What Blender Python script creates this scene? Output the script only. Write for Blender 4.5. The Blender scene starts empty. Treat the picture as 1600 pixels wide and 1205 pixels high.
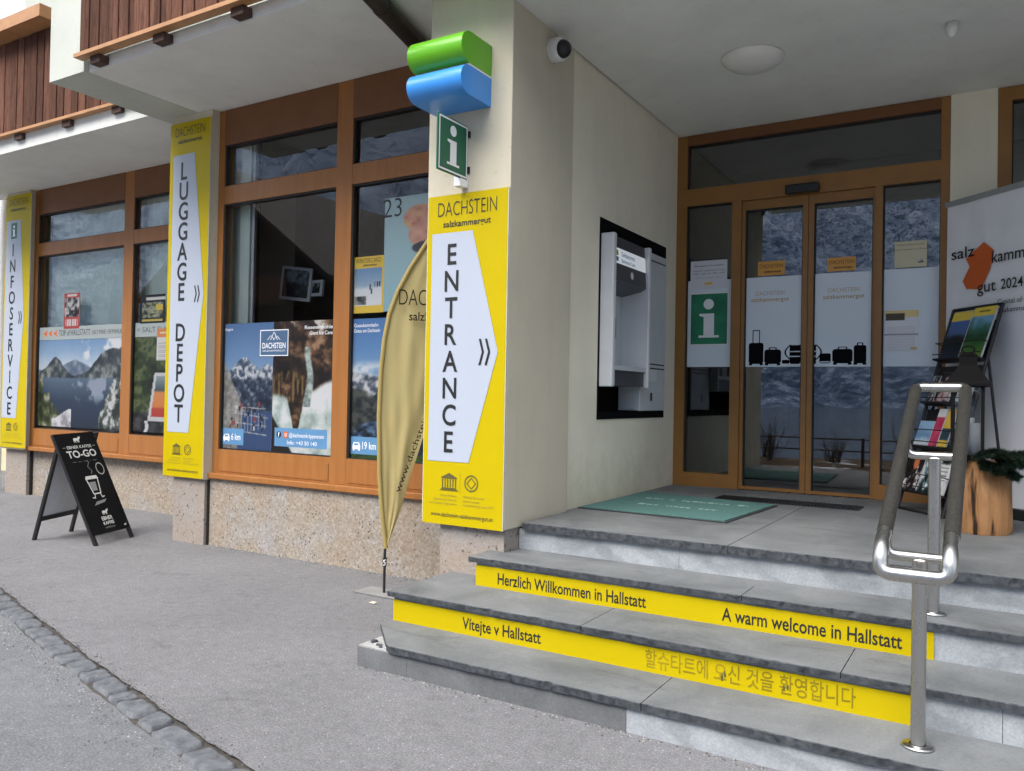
import bpy, bmesh, math, random
import numpy as np
from mathutils import Matrix, Vector
random.seed(7); RNG = np.random.default_rng(7)
R = math.radians
S = bpy.context.scene
COL = S.collection

# ------------------------------------------------------------------ camera
CAM = Vector((2.6011, -4.2467, 1.45)); YAW, PIT, ROL, FPX = 0.543158, 0.013004, 0.018822, 1264.03
_f = Vector((-math.sin(YAW)*math.cos(PIT), math.cos(YAW)*math.cos(PIT), math.sin(PIT)))
_r = Vector((math.cos(YAW), math.sin(YAW), 0)); _u = _r.cross(_f)
_r2 = _r*math.cos(ROL) + _u*math.sin(ROL); _u2 = -_r*math.sin(ROL) + _u*math.cos(ROL)
cam = bpy.data.cameras.new('camera'); co = bpy.data.objects.new('camera', cam); COL.objects.link(co)
cam.sensor_width = 36; cam.lens = FPX*36/1600; cam.clip_start = .05; cam.clip_end = 6000
co.matrix_world = Matrix(((_r2.x, _u2.x, -_f.x, CAM.x), (_r2.y, _u2.y, -_f.y, CAM.y), (_r2.z, _u2.z, -_f.z, CAM.z), (0, 0, 0, 1)))
S.camera = co
# ------------------------------------------------------------------ world, sun, exposure
SUN_EL, SUN_AZ = R(52), R(-168)      # azimuth measured from +Y; the sun stands in front of the facade
w = bpy.data.worlds.new('World'); S.world = w; w.use_nodes = True
nt = w.node_tree; bg = nt.nodes['Background']; bg.inputs[1].default_value = 0.15
sky = nt.nodes.new('ShaderNodeTexSky'); sky.sky_type = 'NISHITA'; sky.sun_disc = False
sky.sun_elevation = SUN_EL; sky.sun_rotation = SUN_AZ; sky.air_density = 1.0; sky.dust_density = 4.0; sky.ozone_density = 1.0
hs = nt.nodes.new('ShaderNodeHueSaturation'); hs.inputs['Saturation'].default_value = .45
nt.links.new(sky.outputs[0], hs.inputs['Color']); nt.links.new(hs.outputs[0], bg.inputs[0])
sun = bpy.data.lights.new('sun', 'SUN'); sun.energy = .85; sun.angle = R(60); sun.color = (1, .985, .965)
so = bpy.data.objects.new('sun', sun); COL.objects.link(so)
sd = Vector((math.sin(SUN_AZ)*math.cos(SUN_EL), math.cos(SUN_AZ)*math.cos(SUN_EL), math.sin(SUN_EL)))
so.rotation_euler = (-sd).to_track_quat('-Z', 'Y').to_euler()
S.view_settings.view_transform = 'Standard'; S.view_settings.look = 'None'; S.view_settings.gamma = 1
S.view_settings.exposure = 1.55
S.cycles.max_bounces = 10; S.cycles.transparent_max_bounces = 16; S.cycles.glossy_bounces = 6
S.cycles.use_denoising = True; S.cycles.sample_clamp_indirect = 6

def ray(u, v):
    return _f + _r2*((u-800)/FPX) - _u2*((v-602.5)/FPX)
def at(u, v, x=None, y=None, z=None):
    d = ray(u, v)
    t = (x-CAM.x)/d.x if x is not None else (y-CAM.y)/d.y if y is not None else (z-CAM.z)/d.z
    return CAM + d*t
# ------------------------------------------------------------------ materials
def lin(c):
    return tuple(((x/255)/12.92 if x/255 <= .04045 else ((x/255+.055)/1.055)**2.4) for x in c)
MATS = {}
class NT:
    def __init__(s, name):
        s.m = bpy.data.materials.new(name); s.m.use_nodes = True; s.t = s.m.node_tree
        s.p = s.t.nodes['Principled BSDF']; s.out = s.t.nodes['Material Output']
        MATS[name] = s.m
    def n(s, typ, **k):
        nd = s.t.nodes.new('ShaderNode'+typ)
        for a, b in k.items():
            if a.startswith('i_'):
                key = a[2:].replace('_', ' ')
                nd.inputs[key].default_value = b
            else: setattr(nd, a, b)
        return nd
    def l(s, a, b): s.t.links.new(a, b)
    def coord(s, scale=(1, 1, 1), obj=True):
        tc = s.n('TexCoord'); mp = s.n('Mapping'); mp.inputs['Scale'].default_value = scale
        s.l(tc.outputs['Object' if obj else 'Generated'], mp.inputs[0]); return mp.outputs[0]
    def noise(s, vec, scale, detail=6, rough=.55, dist=0):
        nd = s.n('TexNoise'); nd.inputs['Scale'].default_value = scale; nd.inputs['Detail'].default_value = detail
        nd.inputs['Roughness'].default_value = rough; nd.inputs['Distortion'].default_value = dist
        s.l(vec, nd.inputs['Vector']); return nd.outputs['Fac']
    def ramp(s, fac, stops):
        nd = s.n('ValToRGB'); el = nd.color_ramp.elements
        while len(el) < len(stops): el.new(.5)
        for e, (p, c) in zip(el, stops):
            e.position = p; e.color = (*c, 1) if len(c) == 3 else c
        s.l(fac, nd.inputs[0]); return nd.outputs[0]
    def mix(s, fac, a, b, mode='MIX'):
        nd = s.n('MixRGB', blend_type=mode)
        for i, v in ((0, fac), (1, a), (2, b)):
            if hasattr(v, 'links'): s.l(v, nd.inputs[i])
            elif i == 0: nd.inputs[0].default_value = v
            else: nd.inputs[i].default_value = (*v, 1)
        return nd.outputs[0]
    def bump(s, h, strength=.3, dist=.01):
        nd = s.n('Bump'); nd.inputs['Strength'].default_value = strength; nd.inputs['Distance'].default_value = dist
        s.l(h, nd.inputs['Height']); s.l(nd.outputs[0], s.p.inputs['Normal']); return nd
    def base(s, c):
        if hasattr(c, 'links'): s.l(c, s.p.inputs['Base Color'])
        else: s.p.inputs['Base Color'].default_value = (*c, 1)
    def set(s, rough=.6, metal=0, spec=.5):
        s.p.inputs['Roughness'].default_value = rough; s.p.inputs['Metallic'].default_value = metal
        s.p.inputs['Specular IOR Level'].default_value = spec
def g(v): return (v, v, v)
def mul(c, k): return tuple(x*k for x in c)

def paint(name, c, rough=.5, var=.08, spec=.5, sc=6):
    m = NT(name); v = m.coord()
    m.base(m.ramp(m.noise(v, sc), [(.3, mul(c, 1-var)), (.7, mul(c, 1+var))])); m.set(rough, 0, spec)
    return m.m
# stucco
def stucco(name, c, stain=.12, splash=False):
    m = NT(name); v = m.coord()
    a = m.ramp(m.noise(v, 1.3, 6, .6), [(.3, mul(c, 1-stain)), (.65, c)])
    sp = m.ramp(m.noise(v, 28, 3, .7), [(.28, mul(c, .6)), (.36, g(1))])
    vs = m.coord((4, 4, .35))
    streak = m.ramp(m.noise(vs, 1.6, 5, .65), [(.25, g(.94)), (.5, g(1))])
    col = m.mix(1, m.mix(.25, a, sp, 'MULTIPLY'), streak, 'MULTIPLY')
    if splash:   # grime splashed up from the landing
        tc = m.n('TexCoord'); sx = m.n('SeparateXYZ'); m.l(tc.outputs['Object'], sx.inputs[0])
        ad = m.n('Math', operation='MULTIPLY_ADD'); m.l(m.noise(v, 5, 6, .75), ad.inputs[0]); ad.inputs[1].default_value = .9; m.l(sx.outputs[2], ad.inputs[2])
        col = m.mix(1, col, m.ramp(m.n('MapRange', i_From_Min=1.02, i_From_Max=1.5).outputs[0], [(0, (.78, .775, .71)), (1, g(1))]), 'MULTIPLY')
        mr = [q for q in m.t.nodes if q.type == 'MAP_RANGE'][0]; m.l(ad.outputs[0], mr.inputs[0])
    m.base(col); m.set(.85, 0, .25)
    m.bump(m.noise(v, 140, 4, .7), .25, .004); return m.m
stucco('stucco', (.585, .54, .42)); stucco('stucco_white', (.54, .56, .50)); stucco('soffit_paint', (.78, .79, .75), .12)
stucco('recess_stucco', (.80, .755, .61), .10, True)
# conglomerate stone plinth
m = NT('conglomerate'); v = m.coord()
vo = m.n('TexVoronoi'); vo.inputs['Scale'].default_value = 52; m.l(v, vo.inputs['Vector'])
peb = m.ramp(vo.outputs['Color'], [(0, (.11, .085, .06)), (.25, (.22, .175, .13)), (.6, (.30, .26, .215)), (1, (.46, .43, .39))])
big = m.ramp(m.noise(v, 2.6, 5, .6), [(.36, (.33, .255, .185)), (.52, (.33, .29, .24)), (.66, (.34, .34, .35))])
cc = m.mix(.52, peb, big)
vo3 = m.n('TexVoronoi'); vo3.inputs['Scale'].default_value = 9; m.l(v, vo3.inputs['Vector'])
whit = m.ramp(vo3.outputs['Distance'], [(.0, g(1)), (.18, g(1)), (.24, g(0))])
sel = m.ramp(vo3.outputs['Color'], [(.74, g(0)), (.8, g(1))])
cc = m.mix(m.mix(1, whit, sel, 'MULTIPLY'), cc, (.42, .42, .43))
vo2 = m.n('TexVoronoi'); vo2.inputs['Scale'].default_value = 34; m.l(v, vo2.inputs['Vector'])
pit0 = m.ramp(vo2.outputs['Distance'], [(.16, g(1)), (.30, g(0))])
pit = m.mix(1, pit0, m.ramp(m.noise(v, 7, 3), [(.50, g(0)), (.55, g(1))]), 'MULTIPLY')
m.base(m.mix(pit, cc, (.055, .042, .034))); m.set(.9, 0, .2); m.bump(m.noise(v, 40, 6, .7), .5, .01)
# smoother conglomerate slab for the pillars
m = NT('plinth_slab'); v = m.coord()
vo = m.n('TexVoronoi'); vo.inputs['Scale'].default_value = 70; m.l(v, vo.inputs['Vector'])
peb = m.ramp(vo.outputs['Color'], [(0, (.22, .18, .145)), (.5, (.29, .255, .22)), (1, (.36, .33, .31))])
cc = m.mix(.5, peb, m.ramp(m.noise(v, 3, 5), [(.35, (.32, .25, .19)), (.65, (.30, .28, .265))]))
pit = m.ramp(m.noise(v, 34, 2, .5), [(.31, g(1)), (.36, g(0))])
m.base(m.mix(pit, cc, (.12, .10, .09))); m.set(.88, 0, .2); m.bump(m.noise(v, 60, 5, .7), .4, .006)
# asphalt
def asphalt(name, c, k):
    m = NT(name); v = m.coord()
    fine = m.ramp(m.noise(v, 95, 3, .85), [(.32, mul(c, .60)), (.52, c), (.70, mul(c, 1.55))])
    vo = m.n('TexVoronoi'); vo.inputs['Scale'].default_value = 75; m.l(v, vo.inputs['Vector'])
    chip = m.mix(1, m.ramp(vo.outputs['Distance'], [(.18, g(1)), (.36, g(0))]), m.ramp(vo.outputs['Color'], [(.80, g(0)), (.88, g(1))]), 'MULTIPLY')
    fine = m.mix(chip, fine, mul(c, 2.1))
    mid = m.ramp(m.noise(v, 16, 4, .7), [(.3, g(.84)), (.7, g(1.10))])
    bigp = m.ramp(m.noise(v, .8, 5, .6), [(.3, g(.84)), (.7, g(1.08))])
    wear = m.ramp(m.noise(v, 2.7, 7, .75, .6), [(.30, g(.72)), (.43, g(.98)), (.62, g(1)), (.74, g(1.12))])
    gum = m.n('TexVoronoi'); gum.inputs['Scale'].default_value = 2.6; m.l(v, gum.inputs['Vector'])
    gd = m.ramp(gum.outputs['Distance'], [(.035, g(.72)), (.055, g(1))])
    col = m.mix(1, m.mix(1, m.mix(1, m.mix(1, fine, mid, 'MULTIPLY'), bigp, 'MULTIPLY'), wear, 'MULTIPLY'), gd, 'MULTIPLY')
    m.base(col); m.set(.92, 0, .25)
    m.bump(m.noise(v, 110, 3, .8), .7, .006); return m
asphalt('pavement_asphalt', (.176, .175, .180), 1); asphalt('road_asphalt', (.158, .163, .170), 1)
# step stone
def stone(name, c1, c2, sc=3, vein=0, edge=False):
    m = NT(name); v = m.coord((1, 1, 1))
    a = m.ramp(m.noise(v, sc, 8, .62, .6), [(.3, c1), (.68, c2)])
    if vein:
        vv = m.coord((.9, .9, 1.8))
        wv = m.n('TexWave', bands_direction='DIAGONAL'); wv.inputs['Scale'].default_value = 1.3; wv.inputs['Distortion'].default_value = 9
        wv.inputs['Detail'].default_value = 5; wv.inputs['Detail Scale'].default_value = 1.6; m.l(vv, wv.inputs['Vector'])
        a = m.mix(vein, a, m.ramp(wv.outputs['Fac'], [(.1, mul(c1, .62)), (.45, c2), (1, mul(c2, 1.08))]))
    if edge:     # walked-in stains and darker water marks
        st = m.ramp(m.noise(m.coord((.55, 1.6, 1)), 3.4, 7, .72, .5), [(.30, g(.62)), (.43, g(.95)), (.66, g(1)), (.78, g(1.16))])
        a = m.mix(1, a, st, 'MULTIPLY')
    f = m.ramp(m.noise(v, 90, 3, .8), [(.3, g(.80)), (.7, g(1.12))])
    m.base(m.mix(1, a, f, 'MULTIPLY')); m.set(.72, 0, .35); m.bump(m.noise(v, 60, 5, .7), .3, .004); return m.m
stone('tread_stone', (.100, .108, .112), (.188, .197, .200), 2.2, 0, True)
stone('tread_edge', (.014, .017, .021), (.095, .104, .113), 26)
stone('marble_riser', (.235, .255, .272), (.36, .382, .40), 5.5, .30)
stone('base_riser', (.09, .094, .098), (.17, .175, .18), 2.5)
stone('mortar', (.26, .26, .25), (.42, .42, .41), 14)
stone('cobble', (.068, .073, .080), (.140, .148, .158), 16)
stone('joint_dirt', (.025, .022, .019), (.10, .09, .078), 30)
# painted wood / metal frame
m = NT('frame_brown'); v = m.coord((9, 9, .7))
m.base(m.ramp(m.noise(v, 2.5, 5, .6), [(.3, (.285, .112, .028)), (.7, (.35, .142, .038))])); m.set(.42, 0, .4)
paint('header_shaded_brown', (.17, .065, .020), .5); paint('door_brown', (.27, .125, .028), .42)  # header brown is darkened: shade under the soffit and ceiling put into the colour
paint('gasket', (.012, .011, .011), .6)
m = NT('plank_wood'); tc = m.n('TexCoord'); sx = m.n('SeparateXYZ'); m.l(tc.outputs['Object'], sx.inputs[0])
v = m.coord((7, 7, .8)); gr = m.noise(v, 5, 7, .7, 1.2)
a = m.ramp(gr, [(.25, (.045, .022, .016)), (.5, (.125, .058, .038)), (.75, (.20, .10, .065))])
oi = m.n('ObjectInfo'); vk = m.coord((7.6, 0, 0)); wn = m.n('TexWhiteNoise', noise_dimensions='1D')
ml = m.n('Math', operation='MULTIPLY'); ml.inputs[1].default_value = 7.6; m.l(sx.outputs[0], ml.inputs[0])
fl = m.n('Math', operation='FLOOR'); m.l(ml.outputs[0], fl.inputs[0]); m.l(fl.outputs[0], wn.inputs['W'])
a = m.mix(1, a, m.ramp(wn.outputs['Value'], [(0, g(.6)), (1, g(1.25))]), 'MULTIPLY')
m.base(a); m.set(.85, 0, .12); m.bump(gr, .4, .004)
paint('rail_wood', (.42, .21, .085), .5, .15); paint('bracket_wood', (.06, .028, .018), .7)
# signs
paint('sign_yellow', (.475, .365, .001), .45, .02, .15); paint('sign_white', (.40, .44, .51), .42, .01, .2)
paint('ink', (.012, .012, .012), .5, 0); paint('ink_soft', (.10, .085, .02), .5, 0); paint('grey_ink', (.30, .25, .03), .5, 0)
paint('korean_ink', (.25, .19, .012), .5, .3, .1); paint('sign_edge', (.5, .5, .4), .5)
paint('green_sign', (.004, .11, .055), .35, .05); paint('green_poster', (.004, .20, .10), .3, .15, .5, 9); paint('white_print', (.78, .79, .80), .4, .03)
paint('logo_green', (.115, .40, .008), .28, .04, .6); paint('logo_blue', (.045, .27, .72), .28, .04, .6)
paint('black_metal', (.014, .014, .015), .45, .1); paint('black_plastic', (.012, .012, .013), .35)
paint('lantern_black', (.010, .009, .009), .7, .2, .12)
paint('atm_white', (.62, .64, .66), .4, .04); paint('atm_grey', (.52, .55, .58), .5, .04, .3); paint('atm_dark', (.06, .062, .068), .4)
paint('paper', (.74, .74, .75), .6, .03); paint('paper_cream', (.60, .55, .42), .6, .05); paint('orange_sticker', (.62, .26, .012), .5, .05)
paint('orange_text', (.46, .30, .12), .6); paint('wax', (.82, .82, .80), .45, .03); paint('teal_mat', (.085, .175, .162), .95, .12, .1, 40)
paint('mat_text', (.28, .43, .38), .95); paint('mat_edge', (.03, .035, .035), .9)
paint('orange_print', (.62, .115, .02), .5, .05); paint('banner_cloth', (.80, .80, .83), .7, .03); paint('grey_rail', (.30, .31, .31), .4)
paint('lamp_glass', (.72, .72, .68), .3, .02); paint('camera_white', (.70, .70, .69), .4); paint('drain_brown', (.030, .022, .018), .45, .25)
paint('chalk', (.66, .66, .64), .7); paint('chalk_dim', (.26, .26, .26), .7); paint('board_black', (.009, .009, .010), .8, .2, .1); paint('board_back', (.66, .69, .73), .5)
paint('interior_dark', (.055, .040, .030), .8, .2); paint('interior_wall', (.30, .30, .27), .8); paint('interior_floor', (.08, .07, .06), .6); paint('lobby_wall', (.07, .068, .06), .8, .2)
paint('pine_green', (.012, .026, .016), .8, .3, .15); paint('twig', (.07, .045, .028), .8); paint('label_blue', (.10, .24, .42), .4)
paint('shingle', (.050, .038, .030), .8, .3); paint('house_cream', (.62, .52, .34), .85); paint('house_timber', (.030, .018, .012), .9, .3); paint('house_white', (.6, .6, .57), .85)
paint('asphalt_scrap', (.45, .40, .33), .9)
# blind fabric
m = NT('blind_fabric'); m.base((.80, .92, .85)); m.set(.8, 0, .2)
tr = m.n('BsdfTranslucent'); tr.inputs[0].default_value = (.5, .6, .54, 1); mx = m.n('MixShader'); mx.inputs[0].default_value = .06
m.l(m.p.outputs[0], mx.inputs[1]); m.l(tr.outputs[0], mx.inputs[2]); m.l(mx.outputs[0], m.out.inputs[0])
# flag cloth
m = NT('flag_cloth'); v = m.coord((1, 1, .25)); m.base(m.ramp(m.noise(v, 7, 4), [(.3, (.47, .385, .17)), (.7, (.53, .445, .205))])); m.set(.75, 0, .2)
tr = m.n('BsdfTranslucent'); tr.inputs[0].default_value = (.48, .42, .20, 1); mx = m.n('MixShader'); mx.inputs[0].default_value = .3
m.l(m.p.outputs[0], mx.inputs[1]); m.l(tr.outputs[0], mx.inputs[2]); m.l(mx.outputs[0], m.out.inputs[0])
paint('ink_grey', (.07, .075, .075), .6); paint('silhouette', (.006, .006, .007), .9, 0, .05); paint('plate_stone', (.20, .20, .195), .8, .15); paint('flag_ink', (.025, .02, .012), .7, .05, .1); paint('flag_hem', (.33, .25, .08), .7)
# steel
m = NT('steel'); m.base((.50, .49, .47)); m.set(.30, 1)
m.l(m.ramp(m.noise(m.coord((6, 6, 2)), 3, 3), [(.3, g(.24)), (.7, g(.34))]), m.p.inputs['Roughness'])
m = NT('grip'); v = m.coord((20, 20, 20)); m.base(m.ramp(m.noise(v, 3, 4), [(.3, (.020, .019, .016)), (.7, (.038, .036, .031))])); m.set(.6, 0, .25)
# wooden stump
m = NT('stump_wood'); v = m.coord((6, 6, 1.0)); n1 = m.noise(v, 3, 6, .65, .8)
a = m.ramp(n1, [(.30, (.085, .042, .020)), (.46, (.27, .135, .055)), (.7, (.37, .205, .095))])
vk = m.coord((9, 9, 1.3)); ck = m.ramp(m.noise(vk, 1.6, 3, .5), [(.34, g(.10)), (.42, g(1))])
m.base(m.mix(1, a, ck, 'MULTIPLY')); m.set(.8, 0, .25); m.bump(n1, .5, .01)
# glass: clear sheet with a real reflection
def glass(name, tint, gain, rough=.004):
    m = NT(name); m.t.nodes.remove(m.p)
    t = m.n('BsdfTransparent'); t.inputs[0].default_value = (*tint, 1)
    gl = m.n('BsdfGlossy'); gl.inputs['Roughness'].default_value = rough; gl.inputs[0].default_value = (.97, .98, 1, 1)
    v = m.coord((1, 1, 1)); nb = m.n('Bump'); nb.inputs['Strength'].default_value = .006; nb.inputs['Distance'].default_value = .02
    m.l(m.noise(v, 2.2, 2, .5), nb.inputs['Height']); m.l(nb.outputs[0], gl.inputs['Normal'])
    fr = m.n('Fresnel'); fr.inputs['IOR'].default_value = 1.52
    mt = m.n('Math', operation='MULTIPLY', use_clamp=True); mt.inputs[1].default_value = gain; m.l(fr.outputs[0], mt.inputs[0])
    mx = m.n('MixShader'); m.l(mt.outputs[0], mx.inputs[0]); m.l(t.outputs[0], mx.inputs[1]); m.l(gl.outputs[0], mx.inputs[2])
    m.l(mx.outputs[0], m.out.inputs[0]); return m.m
glass('window_glass', (.98, .99, .985), 1.75); glass('door_glass', (.80, .82, .82), 3.2); glass('lantern_glass', (.85, .87, .87), 1)
# frosted film
m = NT('frosted_film'); m.base((.70, .77, .84)); m.set(.5, 0, .3)
t = m.n('BsdfTransparent'); mx = m.n('MixShader'); mx.inputs[0].default_value = .04
m.l(m.p.outputs[0], mx.inputs[1]); m.l(t.outputs[0], mx.inputs[2]); m.l(mx.outputs[0], m.out.inputs[0])
# lit screen of the cash machine
m = NT('lit_screen'); m.base(g(.5)); m.p.inputs['Emission Color'].default_value = (.86, .92, 1, 1); m.p.inputs['Emission Strength'].default_value = .13
# printed pictures: colours stored in the mesh
def print_mat(name, rough=.45):
    m = NT(name); a = m.n('VertexColor', layer_name='Col'); m.base(a.outputs[0]); m.set(rough, 0, .35); return m.m
print_mat('print')
# landscape materials
m = NT('mountain_rock'); v = m.coord((1, 1, 1)); vd = m.coord((.7, .7, 1.5))
n1 = m.noise(vd, .035, 9, .72, .1); n2 = m.noise(v, .22, 8, .8, 0); vs = m.n('Mapping'); tcx = m.n('TexCoord'); vs.inputs['Rotation'].default_value = (0, R(-32), 0); vs.inputs['Scale'].default_value = (.6, .7, 1.4)
m.l(tcx.outputs['Object'], vs.inputs[0]); n3 = m.noise(vs.outputs[0], .17, 8, .72, .1)
mixn = m.mix(.45, m.mix(.5, n1, n2), n3)
sz = m.n('SeparateXYZ'); m.l(tcx.outputs['Object'], sz.inputs[0]); hz = m.n('MapRange'); hz.inputs[1].default_value = 0; hz.inputs[2].default_value = 190; hz.inputs[3].default_value = -.045; hz.inputs[4].default_value = .06; m.l(sz.outputs[2], hz.inputs[0])
ad = m.n('Math', operation='ADD'); m.l(mixn, ad.inputs[0]); m.l(hz.outputs[0], ad.inputs[1])
rk_ = m.ramp(ad.outputs[0], [(.38, (.06, .095, .15)), (.46, (.16, .225, .32)), (.51, (.40, .49, .62)), (.58, (.74, .82, .94))])
vt = m.n('TexVoronoi'); vt.inputs['Scale'].default_value = .42; m.l(v, vt.inputs['Vector'])
tm = m.ramp(vt.outputs['Distance'], [(.30, g(1)), (.48, g(0))]); fm = m.ramp(m.noise(v, .016, 6, .7), [(.42, g(0)), (.55, g(1))])
m.base(m.mix(m.mix(1, m.mix(1, tm, fm, 'MULTIPLY'), (.6, .6, .6), 'MULTIPLY'), rk_, (.035, .055, .085))); m.set(.9, 0, .1)
m = NT('lake_water'); v = m.coord((1, 3, 1)); m.base((.10, .115, .13)); m.set(.12, 0, .5); m.bump(m.noise(v, .8, 4), .25, .08)
m = NT('bank_grass'); v = m.coord(); n1 = m.noise(v, .7, 6, .7)
m.base(m.ramp(n1, [(.35, (.05, .032, .018)), (.56, (.11, .075, .045)), (.60, (.5, .52, .54)), (.7, (.7, .72, .75))])); m.set(.95, 0, .1)

# ------------------------------------------------------------------ mesh builder
WORLD = {}
def wmat(o):
    return WORLD.get(o.name, Matrix.Identity(4)) if o else Matrix.Identity(4)
_txt = {}
def text2d(body, bold):
    k = (body, bold)
    if k not in _txt:
        c = bpy.data.curves.new('t', 'FONT'); c.body = body; c.offset = bold; c.resolution_u = 4
        o = bpy.data.objects.new('t', c); COL.objects.link(o)
        dg = bpy.context.evaluated_depsgraph_get()
        me = bpy.data.meshes.new_from_object(o.evaluated_get(dg))
        vs = [(q.co.x, q.co.y) for q in me.vertices]; fs = [tuple(p.vertices) for p in me.polygons]
        bpy.data.objects.remove(o); bpy.data.curves.remove(c); bpy.data.meshes.remove(me)
        _txt[k] = (vs, fs)
    return _txt[k]
CAP = .70; PRK = .52
class Fr:
    """a flat working plane: origin, right, up -> normal"""
    def __init__(s, o, r=(1, 0, 0), u=(0, 0, 1)):
        s.o = Vector(o); s.r = Vector(r).normalized(); s.u = Vector(u).normalized(); s.n = s.r.cross(s.u)
    def __call__(s, x, y, d=0): return s.o + s.r*x + s.u*y + s.n*d
class MB:
    def __init__(s): s.v = []; s.f = []; s.m = []; s.sm = []; s.col = None
    def add(s, vs, fs, mat, smooth=False):
        b = len(s.v); s.v += [Vector(q) for q in vs]
        for f in fs: s.f.append([b+i for i in f]); s.m.append(mat); s.sm.append(smooth)
    def box(s, a, b, mat, skip=''):
        (x0, y0, z0), (x1, y1, z1) = a, b
        v = [(x0, y0, z0), (x1, y0, z0), (x1, y1, z0), (x0, y1, z0), (x0, y0, z1), (x1, y0, z1), (x1, y1, z1), (x0, y1, z1)]
        F = {'b': (0, 3, 2, 1), 't': (4, 5, 6, 7), 'f': (0, 1, 5, 4), 'r': (1, 2, 6, 5), 'k': (2, 3, 7, 6), 'l': (3, 0, 4, 7)}
        s.add(v, [F[k] for k in F if k not in skip], mat); return s
    def obox(s, fr, x0, x1, y0, y1, d0, d1, mat):
        v = [fr(x, y, d) for d in (d0, d1) for (x, y) in ((x0, y0), (x1, y0), (x1, y1), (x0, y1))]
        s.add(v, [(3, 2, 1, 0), (4, 5, 6, 7), (0, 1, 5, 4), (1, 2, 6, 5), (2, 3, 7, 6), (3, 0, 4, 7)], mat); return s
    def poly(s, fr, pts, d, mat):
        s.add([fr(x, y, d) for x, y in pts], [tuple(range(len(pts)))], mat); return s
    def rect(s, fr, x0, x1, y0, y1, d, mat): return s.poly(fr, [(x0, y0), (x1, y0), (x1, y1), (x0, y1)], d, mat)
    def prism(s, fr, pts, d0, d1, mat, smooth=False):
        n = len(pts); v = [fr(x, y, d0) for x, y in pts] + [fr(x, y, d1) for x, y in pts]
        s.add(v[:n], [tuple(range(n-1, -1, -1))], mat); s.add(v[n:], [tuple(range(n))], mat)
        s.add(v, [(i, (i+1) % n, n+(i+1) % n, n+i) for i in range(n)], mat, smooth); return s
    def text(s, fr, body, x, y, cap, d, mat, align='c', bold=0., sx=1., width=None, rot=0):
        vs, fs = text2d(body, bold)
        if not vs: return s
        k = cap/CAP; xs = [q[0] for q in vs]; x0, x1 = min(xs), max(xs)
        if width: sx = width/((x1-x0)*k)
        off = {'c': -(x0+x1)/2, 'l': -x0, 'r': -x1}[align]
        c_, s_ = math.cos(rot), math.sin(rot); P = []
        for q in vs:
            a, b = (q[0]+off)*k*sx, q[1]*k
            P.append(fr(x+a*c_-b*s_, y+a*s_+b*c_, d))
        s.add(P, fs, mat); return s
    def tube(s, path, r, mat, n=12, caps=True, smooth=True):
        P = [Vector(q) for q in path]; N = len(P); rr = r if isinstance(r, (list, tuple)) else [r]*N
        t = [(P[min(i+1, N-1)]-P[max(i-1, 0)]).normalized() for i in range(N)]
        a = Vector((0, 0, 1)) if abs(t[0].z) < .9 else Vector((1, 0, 0))
        u = t[0].cross(a).normalized(); vs = []
        for i in range(N):
            u = (u - t[i]*u.dot(t[i])).normalized(); b = t[i].cross(u)
            for j in range(n):
                an = 2*math.pi*j/n; vs.append(P[i] + (u*math.cos(an)+b*math.sin(an))*rr[i])
        s.add(vs, [(i*n+j, i*n+(j+1) % n, (i+1)*n+(j+1) % n, (i+1)*n+j) for i in range(N-1) for j in range(n)], mat, smooth)
        if caps:
            s.add(vs[:n], [tuple(range(n))], mat); s.add(vs[-n:], [tuple(range(n-1, -1, -1))], mat)
        return s
    def lathe(s, o, axis, prof, mat, n=28, smooth=True):
        o = Vector(o); ax = Vector(axis).normalized(); a = Vector((0, 0, 1)) if abs(ax.z) < .9 else Vector((1, 0, 0))
        u = ax.cross(a).normalized(); b = ax.cross(u); vs = []
        for (r, h) in prof:
            for j in range(n):
                an = 2*math.pi*j/n; vs.append(o + ax*h + (u*math.cos(an)+b*math.sin(an))*max(r, 1e-5))
        k = len(prof)
        s.add(vs, [(i*n+j, i*n+(j+1) % n, (i+1)*n+(j+1) % n, (i+1)*n+j) for i in range(k-1) for j in range(n)], mat, smooth); return s
    def grid(s, fr, x0, x1, y0, y1, d, img, mat='print'):
        """a printed picture: img[row from bottom][col] in sRGB 0-255, one colour per grid vertex"""
        H, W = img.shape[:2]; b = len(s.v)
        X = np.linspace(x0, x1, W); Y = np.linspace(y0, y1, H)
        vs = [fr(float(X[i]), float(Y[j]), d) for j in range(H) for i in range(W)]
        s.add(vs, [(j*W+i, j*W+i+1, (j+1)*W+i+1, (j+1)*W+i) for j in range(H-1) for i in range(W-1)], mat)
        c = np.clip(img, 0, 255)/255.; c = np.where(c <= .04045, c/12.92, ((c+.055)/1.055)**2.4); gy = c.mean(-1, keepdims=True); c = np.minimum((gy+(c-gy)*.85)*PRK, .88)
        if s.col is None: s.col = {}
        for k, q in enumerate(c.reshape(-1, 3)): s.col[b+k] = q
        return s
    def build(s, name, parent=None, label=None, cat=None, group=None, kind=None):
        me = bpy.data.meshes.new(name); inv = wmat(parent).inverted() if parent else Matrix.Identity(4)
        if parent is None:   # own origin at the foot of the thing
            lo = Vector((min(q.x for q in s.v)+max(q.x for q in s.v), min(q.y for q in s.v)+max(q.y for q in s.v), 0))/2
            lo.z = min(q.z for q in s.v); off = Matrix.Translation(-lo) if kind is None else Matrix.Identity(4)
            inv = off
        me.from_pydata([inv @ q for q in s.v], [], s.f)
        names = list(dict.fromkeys(s.m)); idx = {k: i for i, k in enumerate(names)}
        for k in names: me.materials.append(MATS[k])
        me.polygons.foreach_set('material_index', [idx[k] for k in s.m]); me.polygons.foreach_set('use_smooth', s.sm)
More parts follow.
